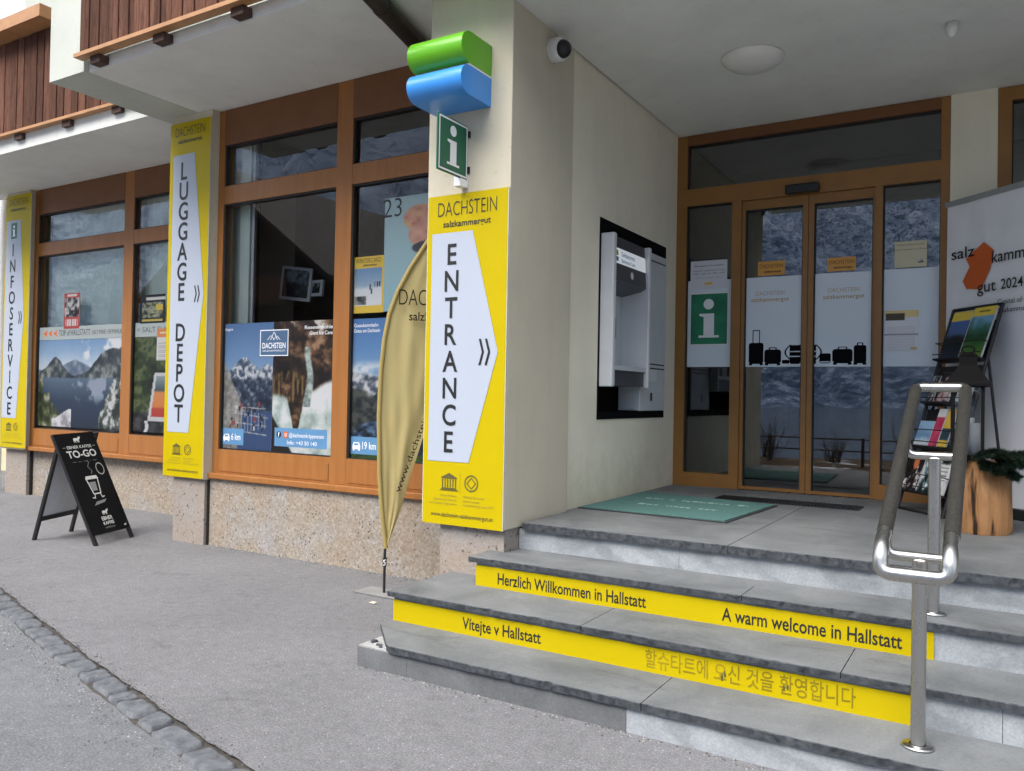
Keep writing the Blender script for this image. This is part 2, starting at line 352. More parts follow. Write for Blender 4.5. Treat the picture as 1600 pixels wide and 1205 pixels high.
        if s.col:
            ca = me.color_attributes.new('Col', 'FLOAT_COLOR', 'POINT')
            arr = np.ones((len(s.v), 4), np.float32)
            for k, q in s.col.items(): arr[k, :3] = q
            ca.data.foreach_set('color', arr.ravel())
        me.update()
        o = bpy.data.objects.new(name, me); COL.objects.link(o)
        if parent: o.parent = parent
        else: o.location = -(inv.to_translation())
        WORLD[o.name] = wmat(parent) if parent else Matrix.Translation(o.location)
        tagp(o, label, cat, group, kind); return o
def tagp(o, label=None, cat=None, group=None, kind=None):
    if label: o['label'] = label
    if cat: o['category'] = cat
    if group: o['group'] = group
    if kind: o['kind'] = kind
def thing(name, loc, label, cat, group=None):
    o = bpy.data.objects.new(name, None); COL.objects.link(o); o.location = loc; o.empty_display_size = .1
    WORLD[o.name] = Matrix.Translation(Vector(loc)); tagp(o, label, cat, group); return o
def bevel(o, wdt=.004, seg=2):
    b = o.modifiers.new('bevel', 'BEVEL'); b.width = wdt; b.segments = seg; b.limit_method = 'ANGLE'; b.angle_limit = R(40); return o
FACE = lambda y, x=0., z=0.: Fr((x, y, z))           # a plane looking out of the facade (-Y): x = world x, y = world z
def arc(c, r, a0, a1, n=10): return [(c[0]+r*math.cos(R(a0+(a1-a0)*i/n)), c[1]+r*math.sin(R(a0+(a1-a0)*i/n))) for i in range(n+1)]

# ------------------------------------------------------------------ picture painting helpers (numpy)
def vnoise(W, H, sx, sy, seed):
    r = np.random.default_rng(seed); gx, gy = int(sx)+3, int(sy)+3; L = r.random((gy, gx))
    X, Y = np.meshgrid(np.linspace(0, sx, W), np.linspace(0, sy, H)); xi, yi = X.astype(int), Y.astype(int); fx, fy = X-xi, Y-yi
    fx = fx*fx*(3-2*fx); fy = fy*fy*(3-2*fy)
    return (L[yi, xi]*(1-fx)+L[yi, xi+1]*fx)*(1-fy)+(L[yi+1, xi]*(1-fx)+L[yi+1, xi+1]*fx)*fy
def fbm(W, H, sx, sy, seed, oc=5):
    a = np.zeros((H, W)); k = 1; t = 0
    for i in range(oc): a += vnoise(W, H, sx*2**i, sy*2**i, seed+i)*k; t += k; k *= .55
    return a/t
def uv(W, H): return np.meshgrid(np.linspace(0, 1, W), np.linspace(0, 1, H))
def blend(img, mask, c):
    c = np.asarray(c, float); m_ = np.clip(mask, 0, 1)[..., None]
    return img*(1-m_) + (c if c.ndim == 3 else c[None, None, :])*m_
def ss(a, b, x): t = np.clip((x-a)/(b-a+1e-9), 0, 1); return t*t*(3-2*t)
def rampc(x, stops):
    x = np.asarray(x); return np.stack([np.interp(x, [p for p, c in stops], [c[i] for p, c in stops]) for i in range(3)], -1)

# ================================================================== ground, road, lake, mountain
PAVZ = 0.0
KR = [(-16, 2.15), (-10, .58), (-6, -.48), (-3.315, -1.204), (-1.941, -1.575), (-1.095, -1.790), (-.596, -1.912), (-.08, -2.030), (.6, -2.19), (3, -2.78), (8, -4.0), (16, -6.0)]
def ky(x): return float(np.interp(x, [p[0] for p in KR], [p[1] for p in KR]))
KXS = np.linspace(-16, 16, 800); KJ = [.009+.005*math.sin(x*5.1)+.004*math.sin(x*13.7+1)+.003*math.sin(x*41) for x in KXS]; KJ2 = [.003+.004*math.sin(x*11.1+2)+.003*math.sin(x*37.7) for x in KXS]
b = MB(); top = FACE(0)
vs = [(x, ky(x)+j, 0) for x, j in zip(KXS, KJ)] + [(x, 9, 0) for x in KXS]; n = len(KXS)
b.add(vs, [(i, i+1, n+i+1, n+i) for i in range(n-1)], 'pavement_asphalt')
b.build('pavement', kind='structure')
b = MB(); KW = .135
vs = [(x, ky(x)-KW-j, -.010) for x, j in zip(KXS, KJ2)] + [(x, -7.6, -.03) for x in KXS]
b.add(vs, [(i, n+i, n+i+1, i+1) for i in range(n-1)], 'road_asphalt')
b.box((-90, -7.6, -.6), (-16, 9, -.03), 'road_asphalt', 'b'); b.box((16, -7.6, -.6), (90, 9, -.03), 'road_asphalt', 'b')
b.build('road', kind='structure')
# kerb: a row of rough setts bedded in dark dirt
b = MB()
vs = [(x, ky(x)+.06, -.012) for x in KXS] + [(x, ky(x)-KW-.06, -.0145) for x in KXS]
b.add(vs, [(i, n+i, n+i+1, i+1) for i in range(n-1)], 'joint_dirt')
x = -11.0; rk = random.Random(3)
while x < 4.5:
    L = rk.choice([.13, .16, .19, .23, .29])*rk.uniform(.9, 1.1); x1 = x+L
    p0 = Vector((x, ky(x), 0)); p1 = Vector((x1, ky(x1), 0)); e = (p1-p0).normalized(); q = Vector((e.y, -e.x, 0))
    NX, NY = 25, 17; vs = []; wd = KW-.006+rk.uniform(-.012, .008); off = .004+rk.uniform(-.005, .005); hz = .005+rk.uniform(-.004, .006); ti = rk.uniform(-.012, .012); sk = rk.uniform(-.02, .02)
    ph = [rk.uniform(0, 6) for _ in range(6)]
    for j in range(NY):
        for i in range(NX):
            a, c = -1+2*i/(NX-1), -1+2*j/(NY-1)
            k = (abs(a)**9+abs(c)**9)**(1/9); k = max(k, 1e-6); m_ = max(abs(a), abs(c)); sc_ = m_/k
            a2, c2 = a*sc_, c*sc_
            wob = 1+.02*math.sin(4*a+ph[0]+3*c)+.015*math.sin(5*c+ph[1])
            hh = hz - .026*max(0, m_-.84)/.16*(1.0 if m_ > .99 else .22) + ti*c*.2 + .002*math.sin(3*a+ph[2])*math.sin(3*c+ph[3])+.0012*math.sin(7*a+ph[4])*math.sin(6*c+ph[5])
            P = p0 + e*(L/2+a2*(L/2-.0065)*wob+sk*c2) + q*(off+wd/2+c2*wd/2*wob); vs.append((P.x, P.y, hh))
    b.add(vs, [(j*NX+i, (j+1)*NX+i, (j+1)*NX+i+1, j*NX+i+1) for j in range(NY-1) for i in range(NX-1)], 'cobble', True)
    x = x1+.004
b.build('kerb', kind='structure')
# land down to the lake
b = MB(); xs = np.linspace(-90, 90, 61); ys = [-7.6, -9, -11, -13, -15, -17, -19]; zs = [-.034, .02, .05, -.15, -.5, -1.1, -1.9]
vs = [(x, y, z+(.06*math.sin(x*.9+y)+.05*math.sin(x*2.3-y) if k else 0)) for k, (y, z) in enumerate(zip(ys, zs)) for x in xs]; n = len(xs)
b.add(vs, [(j*n+i, (j+1)*n+i, (j+1)*n+i+1, j*n+i+1) for j in range(len(ys)-1) for i in range(n-1)], 'bank_grass', True); b.build('lake_bank', kind='structure')
b = MB(); b.add([(-1500, -900, -1.45), (1500, -900, -1.45), (1500, -16.5, -1.45), (-1500, -16.5, -1.45)], [(0, 1, 2, 3)], 'lake_water'); b.build('lake', kind='structure')
b = MB(); NA, NR = 260, 90; vs = []
nz = fbm(NA, NR, 9, 5, 5, 6); nz2 = fbm(NA, NR, 34, 16, 9, 4)
for j in range(NR):
    for i in range(NA):
        az = R(-88+150*i/(NA-1)); t = j/(NR-1); rr = 430+620*t
        prof = (1-math.cos(min(t*1.15, 1)*math.pi*.62))*.9
        azd = math.degrees(az); cap = np.interp(azd, [-88, -66, -58, -52, -45, -25, 0, 20, 62], [.35, .32, .42, .66, .9, 1, .95, .8, .5])
        h = 520*prof*cap*(.70+.65*nz[j, i]) + 110*(nz2[j, i]-.5)*min(1, t*5) + 10*t - 2.2 - (6 if j == 0 else 0)
        vs.append((math.sin(az)*rr, -math.cos(az)*rr, h))
b.add(vs, [(j*NA+i, (j+1)*NA+i, (j+1)*NA+i+1, j*NA+i+1) for j in range(NR-1) for i in range(NA-1)], 'mountain_rock', True); b.build('mountain', kind='structure')

# ================================================================== the building
ZS = 4.09; ZC = 3.91; DW, DW1, DY = .837, 1.713, 3.022; LZ = .645
B = thing('tourist_office_building', (-3.5, 1.2, 0), 'cream rendered tourist office with orange brown window frames and recessed entrance', 'building')
# pillars
b = MB(); b.box((-.6366, 0, .62), (0, DW, ZS-.002), 'stucco'); bevel(b.build('pillar', B, 'cream corner pillar at the entrance'), .006)
b = MB(); b.box((-4.332, .745, .615), (-3.75, DW1+.1, ZS-.002), 'stucco'); b.build('pillar', B)
b = MB(); b.box((-9.1, 1.635, .612), (-8.532, 2.0, ZS-.002), 'stucco'); b.build('pillar', B)
# plinths
b = MB(); b.box((-.504, .03, -.1), (-.018, .8, .618), 'plinth_slab'); b.build('plinth', B)
b = MB(); b.box((-3.755, .818, -.1), (-.505, 1.0, .63), 'conglomerate')
b.box((-3.775, .80, 0), (-3.752, .83, .615), 'gasket'); b.build('plinth', B)
b = MB(); b.box((-4.222, .772, -.1), (-3.77, 1.70, .612), 'plinth_slab'); b.build('plinth', B)
b = MB(); b.box((-8.56, 1.775, -.1), (-4.225, 1.95, .6), 'conglomerate'); b.box((-8.575, 1.74, 0), (-8.545, 1.774, .6), 'gasket'); b.build('plinth', B)
b = MB(); b.box((-9.09, 1.70, -.1), (-8.57, 2.0, .610), 'plinth_slab'); b.build('plinth', B)
# side wall of the recess with the niche of the cash machine, back and right walls
AY0, AY1, AZ0, AZ1 = 1.335, 2.727, 1.29, 2.816; WX = -.014
b = MB()
b.box((-.25, DW, .58), (WX, AY0, ZC+.1), 'recess_stucco'); b.box((-.25, AY1, .58), (WX, DY+.03, ZC+.1), 'recess_stucco')
b.box((-.25, AY0, .58), (WX, AY1, AZ0), 'recess_stucco'); b.box((-.25, AY0, AZ1), (WX, AY1, ZC+.1), 'recess_stucco')
b.build('wall', B, 'side wall of the entrance recess')
b = MB(); b.box((2.245, DY-.004, LZ), (2.566, DY+.3, ZC+.02), 'recess_stucco'); b.build('pillar', B)
b = MB(); b.box((7.4, .6, 0), (7.7, 4.2, ZC+.02), 'stucco'); b.box((5.2, DY, 0), (7.4, DY+.2, ZC+.02), 'stucco'); b.build('wall', B)
b = MB(); b.box((-9.3, 1.9, 4.31), (6, 2.1, 8.2), 'stucco_white'); b.box((-9.3, 1.95, -.1), (-9.12, 6.5, 4.31), 'stucco_white'); b.build('wall', B, 'upper storey wall')
b = MB(); b.box((-7.9, 1.86, 5.75), (-7.05, 1.89, 7.2), 'gasket'); b.build('window', B)
# slabs / soffits
b = MB(); b.box((-4.46, -.335, ZS), (0, 1.9, 4.19), 'soffit_paint'); b.build('soffit', B)
b = MB(); b.box((-9.3, .575, ZS), (-4.462, 2.1, 4.27), 'soffit_paint'); b.build('soffit', B)
b = MB(); b.box((.002, -.45, ZC), (7.6, DY+1.5, 4.25), 'soffit_paint'); b.build('ceiling', B, 'ceiling of the entrance recess')
b = MB(); b.box((-4.465, -.378, ZS-.004), (-3.955, 1.0, 8), 'stucco_white'); b.build('balcony_pier', B)

def planks(bm, x0, x1, y, z0, z1, wd=.132):
    k = 0; x = x0
    while x < x1-.01:
        xe = min(x+wd-.013, x1); dy = .006*((k*7) % 3-1)*.6
        bm.box((x, y+dy, z0), (xe, y+.024+dy, z1), 'plank_wood'); x += wd; k += 1
    bm.box((x0, y+.03, z0), (x1, y+.045, z1), 'gasket')
bal = MB(); planks(bal, -3.955, .1, -.415, 4.20, 5.25); bo = bal.build('balcony', B, 'right balcony with weathered vertical planks'); bevel(bo, .003, 1)
b = MB(); b.box((-3.955, -.47, 4.165), (.1, -.385, 4.196), 'rail_wood'); b.build('rail', bo)
for xb in (-3.80, -2.98, -2.1, -1.2, -.3):
    b = MB(); b.box((xb, -.42, 4.10), (xb+.13, -.337, 4.163), 'bracket_wood'); b.build('bracket', bo)
bal = MB(); planks(bal, -9.3, -4.47, .545, 4.285, 5.32); bo = bal.build('balcony', B, 'left balcony with reddish brown planks'); bevel(bo, .003, 1)
b = MB(); b.box((-9.3, .495, 4.25), (-4.47, .57, 4.28), 'rail_wood'); b.build('rail', bo)
for xb in (-8.7, -7.75, -6.8, -5.87, -5.0):
    b = MB(); b.box((xb, .53, 4.185), (xb+.15, .572, 4.248), 'bracket_wood'); b.build('bracket', bo)
b = MB(); b.box((-9.3, .35, 5.33), (-6.02, .66, 5.46), 'rail_wood'); b.build('handrail', bo)

# shop windows
def bay(name, x0, x1, panes, zb, zlt, zub, zut, yf, sill, zbot):
    yb, yg = yf+.11, yf+.045
    b = MB(); edges = [x0]+[q for p in panes for q in p]+[x1]
    ztop = ZS-.004
    for i in range(0, len(edges), 2): b.box((edges[i], yf, zbot), (edges[i+1], yb, ztop), 'frame_brown')
    for (xa, xb) in panes:
        b.box((xa, yf+.002, zbot), (xb, yb, zb), 'frame_brown'); b.box((xa, yf+.002, zlt), (xb, yb, zub), 'frame_brown'); b.box((xa, yf-.004, zut), (xb, yb, ztop), 'header_shaded_brown')
        # raised panel line below the glass
        b.box((xa+.02, yf-.004, zbot+.02), (xb-.02, yf+.001, zb-.055), 'frame_brown')
    fo = b.build(name, B)
    for (xa, xb) in panes:
        for (z0, z1) in ((zb, zlt), (zub, zut)):
            b = MB(); fr = FACE(yg); b.rect(fr, xa, xb, z0, z1, 0, 'window_glass'); b.build('pane', fo)
            k = .016; b = MB(); y0_, y1_ = yf+.012, yg-.001
            b.box((xa+.0005, y0_, z0), (xa+k, y1_, z1), 'gasket'); b.box((xb-k*.6, y0_, z0), (xb-.0005, y1_, z1), 'gasket')
            b.box((xa+k, y0_, z1-k), (xb-k*.6, y1_, z1-.0005), 'gasket'); b.box((xa+k, y0_, z0+.0005), (xb-k*.6, y1_, z0+k*.5), 'gasket'); b.build('gasket', fo)
    s_ = MB(); s_.box((x0, sill, zbot-.055), (x1, yf+.03, zbot-.002), 'frame_brown'); bevel(s_.build('sill', fo), .008)
    return fo
W2 = bay('window', -3.748, -.638, [(-3.67, -2.247), (-2.07, -.72)], .9025, 3.2004, 3.3684, 3.7546, .832, .78, .682)
W1 = bay('window', -8.53, -4.334, [(-8.445, -6.5485), (-6.3625, -4.42)], .9025, 3.2004, 3.3684, 3.7546, 1.708, 1.655, .66)

# entrance front
b = MB(); yf, yb = DY, DY+.12
b.box((WX, yf, LZ), (.081, yb, 3.905), 'door_brown'); b.box((2.179, yf, LZ), (2.243, yb, 3.905), 'door_brown')
b.box((.081, yf-.003, 3.8125), (2.179, yb, 3.905), 'header_shaded_brown'); b.box((.081, yf-.003, 3.247), (2.179, yb, 3.403), 'door_brown')
b.box((.507, yf, LZ), (.590, yb, 3.247), 'door_brown'); b.box((1.700, yf, LZ), (1.757, yb, 3.247), 'door_brown')
b.box((.081, yf+.002, LZ), (.507, yb, .777), 'door_brown'); b.box((1.757, yf+.002, LZ), (2.179, yb, .777), 'door_brown')
b.box((.590, yf+.01, LZ-.01), (1.70, yb, LZ+.006), 'steel')
DF = b.build('entrance_front', B, 'orange brown timber frame around the glass entrance')
def gl_pane(parent, x0, x1, z0, z1, y, mat='door_glass'):
    b = MB(); b.rect(FACE(y), x0, x1, z0, z1, 0, mat); o = b.build('pane', parent)
    b = MB(); k = .011
    b.box((x0, y-.022, z0), (x0+k, y-.002, z1), 'gasket'); b.box((x1-k*.5, y-.022, z0), (x1, y-.002, z1), 'gasket'); b.box((x0+k, y-.022, z1-k), (x1-k*.5, y-.002, z1), 'gasket')
    b.build('gasket', parent); return o
gl_pane(DF, .081, .507, .777, 3.247, DY+.045); gl_pane(DF, 1.757, 2.179, .777, 3.247, DY+.045); gl_pane(DF, .081, 2.179, 3.403, 3.8125, DY+.045)
def film(parent, x0, x1, y):
    b = MB(); b.rect(FACE(y), x0, x1, 1.7523, 2.5526, 0, 'frosted_film'); return b.build('frosted_film', parent)
film(DF, .083, .505, DY+.043); film(DF, 1.759, 2.177, DY+.043)
DOORS = []
for (xa, xb, ga, gb) in ((.592, 1.163, .622, 1.119), (1.168, 1.698, 1.212, 1.680)):
    b = MB(); y0, y1 = DY+.028, DY+.075
    b.box((xa, y0, LZ+.012), (ga, y1, 3.245), 'door_brown'); b.box((gb, y0, LZ+.012), (xb, y1, 3.245), 'door_brown')
    b.box((ga, y0+.001, LZ+.012), (gb, y1, .6825), 'door_brown'); b.box((ga, y0+.001, 3.162), (gb, y1, 3.245), 'door_brown')
    d = b.build('sliding_door', B); gl_pane(d, ga, gb, .6825, 3.162, DY+.055); film(d, ga+.001, gb-.001, DY+.053); DOORS.append(d)
b = MB(); b.box((1.158, DY+.04, LZ+.02), (1.172, DY+.055, 3.245), 'gasket'); b.build('door_seal', DF)
b = MB(); fr = FACE(DY-.003); c0 = at(1255, 297, y=DY)
b.obox(fr, c0.x-.14, c0.x+.14, c0.z-.035, c0.z+.045, 0, .07, 'black_plastic'); bevel(b.build('door_sensor', DF), .015, 3)
# glass front right of the banner, mostly hidden
b = MB()
for xa, xb in ((2.568, 2.66), (3.8, 3.9), (5.1, 5.2)): b.box((xa, DY, LZ), (xb, DY+.12, 3.905), 'door_brown')
for xa, xb in ((2.66, 3.8), (3.9, 5.1)):
    b.box((xa, DY, LZ), (xb, DY+.12, .9), 'door_brown'); b.box((xa, DY, 3.80), (xb, DY+.12, 3.905), 'door_brown')
RF = b.build('window', B, 'dark brown window right of the entrance')
for xa, xb in ((2.66, 3.8), (3.9, 5.1)): gl_pane(RF, xa, xb, .9, 3.80, DY+.05)

# rooms behind the glass
b = MB()
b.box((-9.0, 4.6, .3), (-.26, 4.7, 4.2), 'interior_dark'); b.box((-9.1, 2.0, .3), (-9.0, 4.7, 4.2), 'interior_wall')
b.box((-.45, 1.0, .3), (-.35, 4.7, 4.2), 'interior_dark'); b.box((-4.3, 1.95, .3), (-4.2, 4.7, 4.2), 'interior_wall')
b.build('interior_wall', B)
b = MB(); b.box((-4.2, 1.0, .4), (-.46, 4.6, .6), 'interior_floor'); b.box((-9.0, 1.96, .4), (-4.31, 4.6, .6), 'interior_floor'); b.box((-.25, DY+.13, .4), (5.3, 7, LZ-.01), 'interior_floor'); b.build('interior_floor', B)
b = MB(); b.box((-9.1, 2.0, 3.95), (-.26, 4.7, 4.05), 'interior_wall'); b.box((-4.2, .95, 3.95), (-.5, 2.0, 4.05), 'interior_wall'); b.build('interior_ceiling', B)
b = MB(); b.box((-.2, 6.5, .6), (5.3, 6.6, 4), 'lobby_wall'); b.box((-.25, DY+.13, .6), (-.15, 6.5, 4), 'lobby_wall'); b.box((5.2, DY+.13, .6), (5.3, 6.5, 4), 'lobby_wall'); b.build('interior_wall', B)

# ================================================================== entrance steps
ST = thing('entrance_steps', (1.5, -.4, 0), 'grey stone entrance stairs with four broad steps and dark worn edges', 'stairs')
XR = 7.4
def slab(x0, x1, y0, y1, z1, th, seed, left=None):
    """a stone slab with a rough-broken front edge"""
    rn = random.Random(seed); nn = max(6, int((x1-x0)/.03)); b = MB(); X = [x0+(x1-x0)*i/nn for i in range(nn+1)]
    off = [rn.uniform(-.003, .003) for _ in X]; off = [(off[max(0, i-1)]+off[i]+off[min(nn, i+1)])/3+ (rn.uniform(.002, .012) if rn.random() < .07 else 0) for i in range(nn+1)]
    ch = [rn.uniform(.002, .005) for _ in X]; lo = [th+rn.uniform(-.0015, .0015) for _ in X]
    lead = [0]*len(X)
    if left: lead = [max(0, left*(1-(q-x0)/left*1.0)) if q-x0 < left else 0 for q in X]
    T = [(q, y1, z1) for q in X]; A = [(q, y0+off[i]+ch[i]+lead[i], z1) for i, q in enumerate(X)]; Fv = [(q, y0+off[i]+lead[i], z1-ch[i]*.8) for i, q in enumerate(X)]; Bv = [(q, y0+.004+off[i]*.5+lead[i], z1-lo[i]) for i, q in enumerate(X)]; U = [(q, y1, z1-th) for q in X]
    v = T+A+Fv+Bv+U; m_ = len(X); 
    q4 = lambda a, c: [(c*m_+i, c*m_+i+1, a*m_+i+1, a*m_+i) for i in range(m_-1)]
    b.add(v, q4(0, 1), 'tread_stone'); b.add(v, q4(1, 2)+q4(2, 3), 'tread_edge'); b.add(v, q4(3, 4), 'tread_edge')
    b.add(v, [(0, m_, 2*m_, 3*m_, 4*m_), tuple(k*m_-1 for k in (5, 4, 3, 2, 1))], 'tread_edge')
    return b.build('tread', ST)
J = .004
# step 1
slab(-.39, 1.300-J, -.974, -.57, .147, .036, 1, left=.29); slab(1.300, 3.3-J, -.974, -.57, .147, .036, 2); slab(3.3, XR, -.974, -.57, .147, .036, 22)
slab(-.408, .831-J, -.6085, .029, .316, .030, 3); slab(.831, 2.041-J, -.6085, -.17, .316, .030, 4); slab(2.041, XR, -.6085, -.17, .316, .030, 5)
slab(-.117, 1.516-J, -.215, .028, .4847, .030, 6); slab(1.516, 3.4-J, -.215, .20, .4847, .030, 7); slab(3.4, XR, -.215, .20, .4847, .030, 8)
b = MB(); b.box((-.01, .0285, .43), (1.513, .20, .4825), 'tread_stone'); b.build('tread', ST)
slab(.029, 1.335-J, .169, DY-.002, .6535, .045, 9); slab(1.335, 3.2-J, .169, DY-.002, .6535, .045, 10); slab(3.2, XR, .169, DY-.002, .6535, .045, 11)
b = MB(); b.box((-.012, DW, .5), (.029, DY-.002, .652), 'tread_stone'); b.build('tread', ST)
# risers
b = MB(); b.box((.014, -.952, -.05), (1.222, -.57, .110), 'base_riser'); b.build('riser', ST)
b = MB(); b.box((-.320, -.952, -.05), (.012, -.56, .102), 'base_riser'); b.box((-.315, -.945, .1025), (.10, -.57, .1095), 'mortar')
for k in range(26):
    xx, yy = random.uniform(-.31, -.03), random.uniform(-.94, -.62)
    if True:
        r_ = random.uniform(.01, .028); hh = random.uniform(.006, .02)
        b.lathe((xx, yy, .108), (0, 0, 1), [(r_, 0), (r_*.8, hh*.7), (0, hh)], random.choice(['mortar', 'mortar', 'tread_edge']), 6, False)
b.build('riser', ST, 'broken left end block of the lowest step')
b = MB(); b.box((1.224, -.952, -.05), (3.0, -.57, .110), 'marble_riser'); b.build('riser', ST)
b = MB(); b.box((3.002, -.952, -.05), (XR, -.57, .110), 'base_riser'); b.build('riser', ST)
b = MB(); b.box((-.383, -.575, .0), (2.62, -.17, .285), 'marble_riser'); b.box((-.383, -.17, .0), (-.0, .028, .285), 'marble_riser'); b.build('riser', ST)
b = MB(); b.box((2.622, -.575, .0), (XR, -.17, .285), 'marble_riser'); b.build('riser', ST)
b = MB(); b.box((-.075, -.185, .2), (3.1, .028, .454), 'marble_riser'); b.build('riser', ST)
b = MB(); b.box((3.102, -.185, .2), (XR, .2, .454), 'marble_riser'); b.build('riser', ST)
b = MB(); b.box((-.012, .203, .3), (1.045, .7, .608), 'marble_riser'); b.build('riser', ST)
b = MB(); b.box((1.047, .203, .3), (2.75, .7, .608), 'marble_riser'); b.build('riser', ST)
b = MB(); b.box((2.752, .203, .3), (XR, .7, .608), 'marble_riser'); b.build('riser', ST)
# yellow welcome strips
def strip(x0, x1, z0, z1, y, texts, label):
    o = thing('welcome_sign', ((x0+x1)/2, y, z0), label, 'sign'); b = MB(); fr = FACE(y)
    b.obox(fr, x0, x1, z0, z1, 0, .004, 'sign_yellow'); b.build('panel', o)
    b = MB()
    for (body, u0, u1, vb, cap, mat, bold) in texts:
        b = MB(); p0, p1 = at(u0, vb, y=y), at(u1, vb, y=y); b.text(fr, body, p0.x, (z0+z1)/2-cap*.42, cap, .0052, mat, 'l', bold, width=p1.x-p0.x); b.build('lettering', o)
    return o
strip(-.075, 2.360, .303, .437, -.187, [('Herzlich Willkommen in Hallstatt', 778, 1010, 925, .066, 'ink', .012), ('A warm welcome in Hallstatt', 1128, 1410, 980, .066, 'ink', .012)], 'yellow strip on the upper riser reading Herzlich Willkommen and A warm welcome')
KS = strip(-.383, 2.312, .142, .267, -.577, [('Vítejte v Hallstatt', 723, 846, 985, .062, 'ink', .012), ('할슈타트에 오신 것을 환영합니다', 1008, 1338, 1060, .066, 'korean_ink', .006)], 'yellow strip on the lower riser reading Vítejte v Hallstatt with faded Korean')
b = MB(); b.box((-.25, DY+.031, 3.915), (.001, 6.6, 4.06), 'interior_wall'); b.box((.002, DY+1.51, 3.93), (5.3, 6.6, 4.06), 'interior_wall'); b.build('interior_ceiling', B)

b = MB(); fr = FACE(-.577); rn = random.Random(4)
for (u, v, ww, hh) in ((1131, 1056, .030, .045), (1228, 1074, .028, .038)):
    c = at(u, v, y=-.577)
    for k in range(3):
        x_, z_ = c.x+rn.uniform(-.012, .012), c.z+rn.uniform(-.012, .012); a_ = [rn.uniform(.35, .6) for _ in range(9)]
        b.poly(fr, [(x_+ww*a_[i]*math.cos(i*.698)*.38, z_+hh*a_[i]*math.sin(i*.698)*.7) for i in range(9)], .0055+.0003*k, 'ink_soft')
b.build('dark_smudge', KS)
# ================================================================== yellow direction boards
def temple(b, fr, x, y, s, d, mat):
    b.poly(fr, [(x-.5*s, y+.62*s), (x+.5*s, y+.62*s), (x+.5*s, y+.68*s), (x, y+.92*s), (x-.5*s, y+.68*s)], d, mat)
    for i in range(6):
        xx = x-.42*s+i*.168*s; b.rect(fr, xx-.035*s, xx+.035*s, y+.16*s, y+.60*s, d, mat)
    b.rect(fr, x-.46*s, x+.46*s, y+.09*s, y+.14*s, d, mat); b.rect(fr, x-.52*s, x+.52*s, y+.04*s, y+.08*s, d, mat); b.rect(fr, x-.58*s, x+.58*s, y-.02*s, y+.02*s, d, mat)
def ring(b, fr, x, y, r0, r1, d, mat, n=28):
    for i in range(n):
        a0, a1 = 2*math.pi*i/n, 2*math.pi*(i+1)/n
        b.poly(fr, [(x+r0*math.cos(a0), y+r0*math.sin(a0)), (x+r1*math.cos(a0), y+r1*math.sin(a0)), (x+r1*math.cos(a1), y+r1*math.sin(a1)), (x+r0*math.cos(a1), y+r0*math.sin(a1))], d, mat)
def disc(b, fr, x, y, r, d, mat, n=28, ry=None):
    b.poly(fr, [(x+r*math.cos(2*math.pi*i/n), y+(ry or r)*math.sin(2*math.pi*i/n)) for i in range(n)], d, mat)
def heritage(b, fr, x, y, s, d, mat):
    ring(b, fr, x, y, .36*s, .43*s, d, mat)
    for r0, r1 in ((.24, .31),):
        P = [(0, 1), (1, 0), (0, -1), (-1, 0)]
        for i in range(4):
            a, c = P[i], P[(i+1) % 4]
            b.poly(fr, [(x+a[0]*r1*s, y+a[1]*r1*s), (x+c[0]*r1*s, y+c[1]*r1*s), (x+c[0]*r0*s, y+c[1]*r0*s), (x+a[0]*r0*s, y+a[1]*r0*s)], d, mat)
def chevrons(b, fr, x, y, h, d, mat):
    w_, t = h*.27, h*.10
    for k in (0, 1):
        xx = x+k*h*.28-h*.28
        b.poly(fr, [(xx, y+h/2), (xx+t, y+h/2), (xx+t+w_*.55, y), (xx+w_*.55, y)], d, mat); b.poly(fr, [(xx, y-h/2), (xx+w_*.55, y), (xx+t+w_*.55, y), (xx+t, y-h/2)], d, mat)
def serif_i(b, fr, x, y, h, mat, d):
    """the bold slab-serif i of the information sign, standing on y"""
    w_ = h*.22
    disc(b, fr, x-.01*h, y+h*.86, h*.135, d, mat)
    b.poly(fr, [(x-w_*.62, y+.06*h), (x+w_*.62, y+.06*h), (x+w_*.62, y+h*.62), (x-w_*1.15, y+h*.62), (x-w_*1.15, y+h*.565), (x-w_*.62, y+h*.53)], d, mat)
    b.rect(fr, x-w_*1.2, x+w_*1.2, y, y+h*.058, d, mat)
